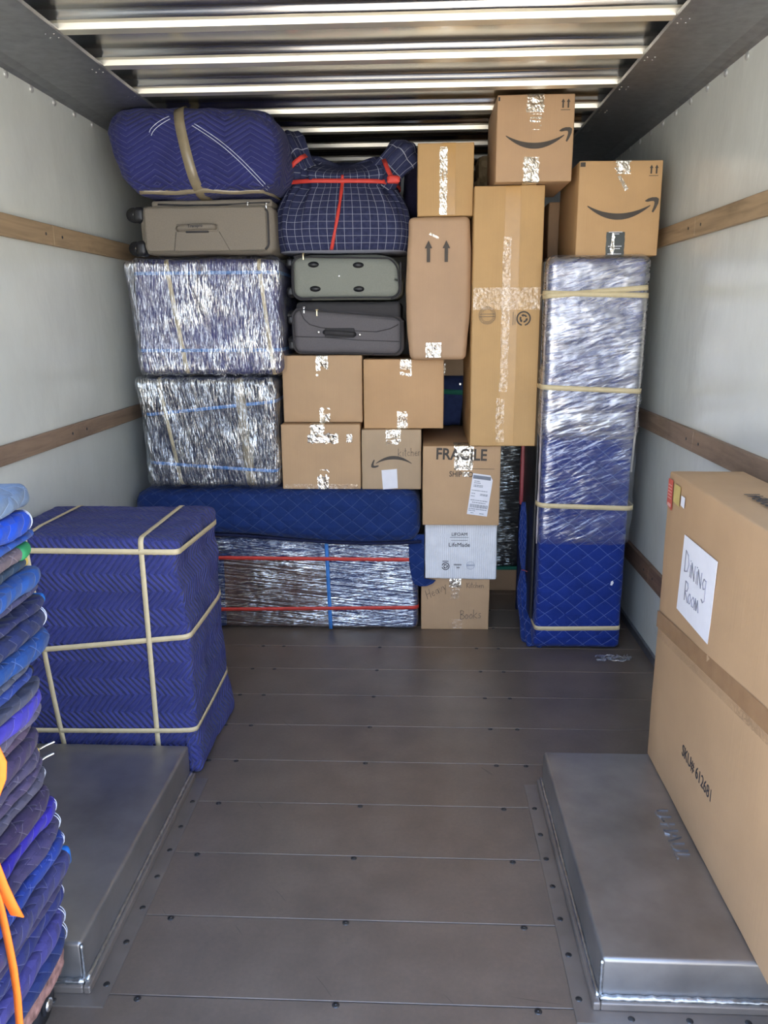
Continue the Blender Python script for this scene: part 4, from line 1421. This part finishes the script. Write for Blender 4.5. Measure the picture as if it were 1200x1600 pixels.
gk2 = rbox(.670, 1.073, yK - .016, 3.702, .93, 1.662, .036, 5, (22, 10, 40), 0, 5, 6, post=kf_post)
mk('stretch_film', gk2, film_mat('film_second_layer', PI / 2 - 0.25, (1, 0.98, 0.95), 0.10, 0.40, 0.28, 45, 4, 0.5, 0.07, (0.74, 0.72, 0.74), (0.44, 0.66), 9.0), t)
for z, tl in ((1.515, .03), (1.525, -.075), (1.143, .045), (.651, .03), (.101, -.015)):
    mk('cream_band', band(gk if z < .4 else (gk2 if z > .95 else gkf), (.87, 3.6, z), (tl, 0, 1), .020, .001), m_cream, t)
mk('film_edge', tube([(1.062, yK + .004, 1.54), (1.064, yK, 1.3), (1.060, yK, 1.0), (1.053, yK + .002, .80)], .0045, 6), plain('pale_cord', (0.50, 0.46, 0.40), 0.6), t)
mk('film_edge', tube([(.676, yK + .02, 1.62 - 1.14 * i / 24) for i in range(25)], [.004 + .0015 * math.sin(i * 2.3) for i in range(25)], 6), plain('film_roll', (0.45, 0.40, 0.42), 0.3), t)
mk('scrap', ([(.998, yK - .006, .318), (1.006, yK - .006, .322), (1.010, yK - .006, .312), (1.003, yK - .007, .300), (.996, yK - .006, .302)], [(0, 4, 3, 2, 1)]), m_paper, t)
mk('dark_side', rbox(.664, .675, yK + .05, 3.69, .12, 1.645, .004, 2, (1, 4, 10), .002, 8, 2), m_black, t)
# loose blanket end hanging at its left side, tied in the middle
def drape():
    V, F, U = [], [], []
    prof = [(.62, .640, .008), (.56, .641, .014), (.48, .642, .017), (.42, .643, .017), (.35, .646, .012), (.305, .649, .008), (.27, .648, .014), (.21, .652, .024), (.14, .662, .030), (.07, .680, .040), (.02, .690, .050), (.003, .692, .048)]
    N = 32
    for j, (z, x, r) in enumerate(prof):
        for i in range(N):
            a = 2 * PI * i / N
            rr = r * (1 + .22 * math.sin(a * 6 + j * .25))
            V.append((x + rr * math.cos(a), 3.47 - (.14 if z < .15 else 0) * (1 - z / .15 if z < .15 else 0) + rr * 1.2 * math.sin(a), z))
            U.append((a * .05, z))
    for j in range(len(prof) - 1):
        for i in range(N):
            l = (i + 1) % N
            F.append((j * N + i, j * N + N + i, j * N + N + l, j * N + l))
    F.append(tuple(range(N))); F.append(tuple((len(prof) - 1) * N + k for k in range(N))[::-1])
    return V, F, U
mk('loose_cover_end', drape(), quilt_mat('loose_cover', (0.010, 0.030, 0.16), (0.15, 0.2, 0.4), 'dia', 0.05, 0.05, 0.4), t)
mk('tie_cord', tube([(.640, 3.455, .305), (.665, 3.445, .30), (.672, 3.46, .22), (.683, 3.40, .13), (.690, 3.36, .06)], .0022, 6), m_redfilm, t)

# black film wrapped shelf behind
t = thing('film_wrapped_furniture', 'black film wrapped piece with a green edge, behind the fragile and white cartons', 'furniture', (.68, 4.2, .12))
g = rbox(.548, .725, 4.03, 4.40, .135, .885, .012, 2, (8, 4, 30), .002, 5, 3)
mk('core', g, m_black, t)
mk('stretch_film', rbox(.543, .742, 4.022, 4.405, .135, .89, .012, 3, (10, 4, 40), .004, 14, 4), f_black, t)
mk('green_edge', rbox(.545, .738, 4.018, 4.40, .119, .138, .004, 2, (3, 2, 1)), m_green, t)
t = thing('dark_panel', 'dark wrapped panel with a red edge strip, beside the tall blue bundle', 'furniture', (.80, 3.85, 0))
mk('panel', rbox(.742, .98, 3.73, 4.0, .002, 1.652, .008, 2, (4, 4, 12), .002, 5, 4), m_black, t)
mk('stretch_film', rbox(.738, .984, 3.722, 4.006, .30, 1.655, .010, 3, (6, 4, 24), .003, 14, 7), f_black, t)
mk('red_edge', rbox(.652, .682, 3.712, 3.74, .55, .884, .006, 2, (1, 2, 6)), m_redfilm, t)
mk('blue_edge', rbox(.655, .735, 3.735, 3.76, .002, .884, .006, 2, (1, 2, 6)), m_navy, t)

# blanket-wrapped block at the left, behind the wheel well
def cube_post(q, d):
    k = max(0, min(1, q.z / .79))
    if q.x > -.70:
        q.x += .020 * (1 - k) ** 1.5
        # creases on the right-hand side
        q.x += .010 * math.sin(q.y * 16 + q.z * 9) * noise.noise(Vector((q.y * 5, q.z * 5, 2))) * 1.6 * min(1, (q.x + .70) / .1)
        q.x -= .014 * math.exp(-((q.z - .70) / .05) ** 2)
        if q.z < .14:
            q.x += .010 * (1 - q.z / .14)
    if q.y < 2.36:
        q.y += .012 * math.sin(q.z * 7 + q.x * 3) * k
        q.y -= .008 * math.sin(q.x * 19 + 1.3 * math.sin(q.z * 8)) * noise.noise(Vector((q.x * 4, 7, q.z * 3)))
        q.y -= .006 * math.exp(-((q.z - .66) / .03) ** 2)
    return q
t = thing('blanket_wrapped_cabinet', 'large block wrapped in a blue chevron blanket with cream bands, behind the left wheel well', 'furniture', (-.79, 2.45, 0))
gc = rbox(-1.135, -.552, 2.235, 2.672, .002, .792, .022, 4, (34, 30, 52), .007, 5, 21, post=cube_post)
mk('blanket_cover', gc, q_cube, t)
for c, n_, w in (((-.79, 2.45, .742), (-.004, .04, 1), .017), ((-.79, 2.235, .452), (-.095, 0.0, 1), .017), ((-.79, 2.235, .155), (-.02, -.02, 1), .016), ((-.665, 2.45, .4), (1, 0, .004), .016), ((-.988, 2.45, .28), (1, 0, .084), .016)):
    mk('cream_band', band(gc, c, n_, w, .002), m_cream, t)
# blanket skirt hanging over the corner of the well
V, F, U = [], [], []
for j in range(13):
    k = j / 12
    for i in range(9):
        s = i / 8
        x = -.575 + .028 * s + .010 * k
        y = 2.228 - .018 * math.sin(PI * s) + .10 * s * s
        z = .143 - (.139 - .05 * s) * k
        V.append((x, y, z)); U.append((x + y, z))
for j in range(12):
    for i in range(8):
        a = j * 9 + i
        F.append((a, a + 9, a + 10, a + 1))
mk('blanket_skirt', (V, F, U), q_cube, t)

# big flat carton on the right
xD = .872
t = thing('dining_room_carton', 'tall flat cardboard carton with a dining room paper sign, standing along the right wall', 'box', (.97, 1.5, .124))
gd = rbox(xD, 1.076, .86, 2.198, .125, 1.008, .005, 2, (4, 20, 14), .002, 3, 4, .003)
mk('carton_body', gd, cardboard('cardboard_dining', (0.50, 0.325, 0.18)), t)
def side(y, z, off=.004):
    return (xD - off, y, z)
pg = [side(2.025, .871), side(1.789, .870), side(1.800, .657), side(2.038, .660)]
ps = mk('paper_sign', ([Vector(p) for p in pg] + [Vector(p) + Vector((.0008, 0, 0)) for p in pg], [(0, 3, 2, 1), (4, 5, 6, 7), (0, 1, 5, 4), (1, 2, 6, 5), (2, 3, 7, 6), (3, 0, 4, 7)]), m_paper, t, False)
mk('handwriting', join(strokes(write('Dining'.replace('n', 'N').replace('iN', 'iN')), (xD - .0048, 1.920, .795), (0, -1, -.04), (0, 0, 1), .058, .0012), strokes(write('Room'), (xD - .0048, 1.926, .725), (0, -1, .02), (0, 0, 1), .056, .0012)), plain('pencil', (0.22, 0.22, 0.28), 0.6), ps)
mk('printed_text', text_geo('SKU# 612681', .046, (xD - .0038, 1.792, .314), (0, -1, 0), (0, 0, 1), 0.0, sx=.84), m_blackink, t, False)
mk('seam_tape', ([side(2.194, .545 + .05 * j - .0, .0042) if i == 0 else side(2.194 - .147 * i, .545 + .014 * i + .05 * j - .0, .0042) for j in (0, 1) for i in range(11)], [(i, i + 1, i + 12, i + 11) for i in range(10)]), plain('brown_tape', (0.33, 0.195, 0.10), 0.25, 0, .5, .1, 20), t)
mk('seam_tape', ([side(2.2 - .157 * i, .518 + .016 * i + .022 * j, .0046) for j in (0, 1) for i in range(11)], [(i, i + 1, i + 12, i + 11) for i in range(10)]), m_tapeflat, t)
st = mk('red_sticker', ([side(2.190, .990), side(2.150, .990), side(2.146, .905), side(2.192, .915)], [(0, 3, 2, 1)]), plain('sticker_red', (0.60, 0.09, 0.06), 0.5), t, False)
g = []
for k in range(5):
    z = .975 - .009 * k
    g.append(([side(2.185, z, .0046), side(2.155, z, .0046), side(2.155, z - .003, .0046), side(2.185, z - .003, .0046)], [(0, 3, 2, 1)]))
g.append(([side(2.185, .923, .0046), side(2.155, .923, .0046), side(2.155, .912, .0046), side(2.185, .915, .0046)], [(0, 3, 2, 1)]))
mk('sticker_print', join(*g), plain('sticker_pink', (0.75, 0.42, 0.36), 0.5), st, False)
mk('yellow_sticker', ([side(2.138, .985), side(2.085, .985), side(2.088, .930), side(2.140, .935)], [(0, 3, 2, 1)]), plain('sticker_yellow', (0.62, 0.48, 0.16), 0.5), t, False)
mk('white_sticker', ([side(2.075, .965), side(2.045, .965), side(2.046, .935), side(2.076, .938)], [(0, 3, 2, 1)]), m_paper, t, False)
mk('printed_text', text_geo('68020841', .052, (.972, 1.80, 1.0115), (0, 1, 0), (-1, 0, 0), .0006, sx=.9), m_blackink, t, False)

# crumpled film scrap on the floor
t = thing('film_scrap', 'crumpled clear plastic scrap on the floor before the tall blue bundle', 'scrap', (1.0, 3.16, 0))
V, F = [], []
for j in range(9):
    for i in range(17):
        x = .93 + .15 * i / 16; y = 3.13 + .06 * j / 8
        n_ = noise.noise(Vector((i * .9, j * .9, 3)))
        V.append((x + .012 * noise.noise(Vector((j * .8, i * .4, 8))), y + .015 * noise.noise(Vector((i * .5, 3, j))), .004 + .016 * abs(n_)))
for j in range(8):
    for i in range(16):
        a = j * 17 + i
        if noise.noise(Vector((i * .35, j * .5, 20))) > -.22:
            F.append((a, a + 1, a + 18, a + 17))
mk('scrap_film', (V, F), film_mat('scrap_film', 0, (1, 1, 1), .2, .6, .2, 60, 60, 1, .25), t)

# ------------------------------------------------------------------ stack of folded blankets on a dolly
t = thing('carpeted_dolly', 'furniture dolly with pinkish carpeted deck under the stack of folded blankets', 'dolly', (-.85, 1.1, 0))
def fuzz(q, d):
    return q + d * .004 * noise.noise(q * 70)
mk('carpeted_deck', rbox(-1.13, -.578, .90, 1.366, .090, .152, .016, 3, (30, 40, 3), .003, 20, 3, post=fuzz), m_carpet, t)
for x in (-.622, -1.08):
    for y in (1.312, .97):
        w = mk('caster', join(cyl((x - .012, y, .042), (1, 0, 0), .042, .026, 26), rbox(x - .022, x - .015, y - .02, y + .02, .03, .094, .002, 1, (1, 1, 1)), rbox(x + .016, x + .023, y - .02, y + .02, .03, .094, .002, 1, (1, 1, 1))), m_dark, t)
        mk('axle_cap', dome((x + .023, y, .042), (1, 0, 0), .014, .006), m_steel, w)

NAV, BLU, GRY, PUR = (.016, .020, .075), (.016, .055, .26), (.085, .095, .16), (.050, .040, .085)
stack = [  # top first: x of the fold, top z, colour, trim, description
 (-.540, 1.144, (.115, .165, .245), None, 'faded grey blue folded moving blanket, topmost of the stack'),
 (-.531, 1.098, (.010, .060, .42), 'pipe', 'bright blue folded blanket with white piping, second from the stack top'),
 (-.543, 1.058, (.020, .070, .30), None, 'plain mid blue folded blanket just above the green bound one'),
 (-.542, 1.039, (.135, .105, .12), 'green', 'pinkish grey folded blanket with a green bound edge'),
 (-.553, 1.008, (.030, .055, .095), 'yellow', 'dark teal folded blanket with a yellow edge, under the green bound one'),
 (-.530, .997, (.020, .075, .27), None, 'thick plain blue folded blanket under the yellow edged teal one'),
 (-.543, .955, (.065, .065, .14), None, 'thin purplish grey folded blanket above the navy one with blue edge'),
 (-.530, .943, NAV, 'blue', 'dark navy folded blanket with a bright blue bound edge'),
 (-.525, .914, (.014, .022, .085), 'pipe', 'dark navy folded blanket with white piping in the upper stack'),
 (-.532, .871, (.014, .060, .23), None, 'plain blue folded blanket below the upper piped navy one'),
 (-.564, .827, (.20, .19, .30), None, 'thin pale lilac folded blanket, the palest in the stack'),
 (-.568, .818, (.085, .100, .155), None, 'slate grey folded blanket below the thin lilac one'),
 (-.569, .788, (.030, .060, .26), 'dark', 'blue folded blanket with a dark edge, between two grey ones'),
 (-.555, .774, (.070, .075, .115), None, 'charcoal grey folded blanket above the violet blue one'),
 (-.554, .748, (.060, .050, .36), None, 'vivid violet blue folded blanket in the middle of the stack'),
 (-.570, .709, (.105, .095, .155), None, 'dull grey folded blanket just below the vivid violet one'),
 (-.581, .681, (.085, .060, .105), 'blue', 'brownish purple folded blanket with a small blue edge'),
 (-.571, .658, (.060, .045, .10), None, 'dark purple folded blanket above the one with yellow tab'),
 (-.573, .618, (.075, .065, .12), 'yellow', 'grey purple folded blanket with a yellow tab edge, lower half of stack'),
 (-.576, .590, (.070, .055, .115), None, 'thin plum folded blanket beside the metal hook prongs'),
 (-.575, .566, (.080, .075, .115), 'pipe', 'charcoal grey folded blanket with white piping'),
 (-.561, .537, (.045, .032, .075), None, 'very dark plum folded blanket above the ultramarine one'),
 (-.560, .496, (.035, .025, .30), 'pipe', 'ultramarine folded blanket with fine piping, below the dark plum one'),
 (-.556, .461, (.050, .042, .11), 'pipe', 'dark purple folded blanket with white piping, under the ultramarine one'),
 (-.551, .422, (.020, .045, .24), 'pipe', 'royal blue folded blanket with white piping'),
 (-.537, .389, (.045, .045, .13), 'blue', 'navy folded blanket jutting out furthest, with blue edge'),
 (-.559, .346, (.040, .036, .10), None, 'dark thin folded blanket fourth from the stack bottom'),
 (-.567, .305, (.028, .036, .16), 'pipe', 'indigo folded blanket third from the stack bottom'),
 (-.559, .255, (.065, .060, .22), 'pipe', 'lavender blue folded blanket second from the stack bottom'),
 (-.566, .212, (.018, .032, .13), 'pipe', 'navy folded blanket lowest in the stack, on the dolly'),
]
zs = [s[1] for s in stack] + [.157]
for k in range(1, len(zs) - 1):
    zs[k] = min(zs[k], zs[k - 1] - .020)
m_yel = plain('yellow_binding', (0.70, 0.50, 0.10), 0.7)
m_grn = plain('green_edge', (0.03, 0.28, 0.10), 0.7)
m_blb = plain('blue_binding', (0.01, 0.14, 0.50), 0.7)
for k, (xr, zt, colr, trim, lab) in enumerate(stack):
    zt = zs[k]
    xr += .008
    zb = zs[k + 1] + .0015
    zt -= .0015
    h = zt - zb
    yb = 1.372 + random.Random(k).uniform(-.012, .012)
    x0, y0 = -1.145, .88
    t = thing('folded_blanket', lab, 'blanket', (-.85, 1.05, zb), 'folded moving blankets in the stack')
    def post(q, d, xr=xr, yb=yb, zb=zb, h=h, k=k):
        e = max(0, (q.y - (yb - .07)) / .07)
        if q.x > xr - .2:
            q.x -= .014 * e * e * (q.x - (xr - .2)) / .2
            q.x += .008 * noise.noise(Vector((q.y * 9, k * 3.3, 1))) 
            # the fold sags a little
        return q
    g = rbox(x0, xr, y0, yb, zb, zt, h * .48, 5, (8, 26, 1), .0045, 11, k, post=post)
    mat = quilt_mat('stack_blanket', colr, tuple(min(1, c * 1.6 + .10) for c in colr), 'zig' if k % 3 else 'dia', .045 if k % 3 else .07, .035, .45, .5, .12, .6)
    mk('blanket', g, mat, t)
    if trim in ('green', 'yellow', 'blue', 'dark'):
        ee = {'green': .055, 'yellow': .022, 'blue': .020, 'dark': .016}[trim]
        gg = rbox(xr - .12, xr + .001, yb - ee, yb + .002, zb - .0004, zt + .0004, h * .48, 5, (4, 3, 1), .0012, 14, k, post=post)
        mk('edge_binding', gg, {'green': m_grn, 'yellow': m_yel, 'blue': m_blb, 'dark': m_dark}[trim], t)
    elif trim == 'pipe':
        for o_ in (.012, .020):
            P = []
            for i in range(13):
                a = -PI / 2 + PI * i / 12
                p = Vector((xr - h * .48 + (h * .5) * math.cos(a), yb - o_, (zb + zt) / 2 + h * .5 * math.sin(a)))
                P.append(post(p, None) + Vector((.0004, .0004, 0)))
            mk('piping', tube(P, .0009, 5), m_piping, t)

# orange strap hanging over the near side of the stack
t = thing('orange_strap', 'bright orange webbing strap hanging down over the blanket stack', 'strap', (-.53, 1.05, .8))
g1 = ribbon([(-.520, 1.06, .865), (-.515, 1.06, .835), (-.492, 1.06, .80), (-.482, 1.06, .765), (-.486, 1.06, .735), (-.500, 1.06, .70), (-.522, 1.06, .675)], [(1, -.25, .2)] * 7, [.02, .028, .034, .036, .034, .028, .018], .0022)
mk('loop', g1, m_orange, t)
g2 = ribbon([(-.525, 1.08, .665), (-.527, 1.08, .62), (-.524, 1.08, .57), (-.517, 1.08, .53), (-.508, 1.08, .498), (-.497, 1.08, .466)], (1, -.3, .12), [.010, .018, .024, .028, .028, .028], .0022)
mk('tail', g2, m_orange, t)
g3 = ribbon([(-.535, 1.085, .60), (-.531, 1.085, .53), (-.526, 1.085, .47), (-.523, 1.085, .42), (-.520, 1.085, .36), (-.520, 1.085, .30), (-.524, 1.085, .23), (-.525, 1.085, .18)], (1, -.3, .04), [.012, .014, .016, .017, .017, .016, .016, .016], .0022)
mk('tail', g3, m_orange, t)
t = thing('metal_hook', 'small metal hook with two prongs sticking out of the blanket stack', 'hook', (-.59, 1.385, .59))
mk('prongs', join(tube([(-.60, 1.36, .596), (-.580, 1.392, .598), (-.563, 1.394, .605)], .0022, 8), tube([(-.60, 1.36, .568), (-.584, 1.392, .571), (-.567, 1.394, .579)], .0022, 8)), m_steel, t)
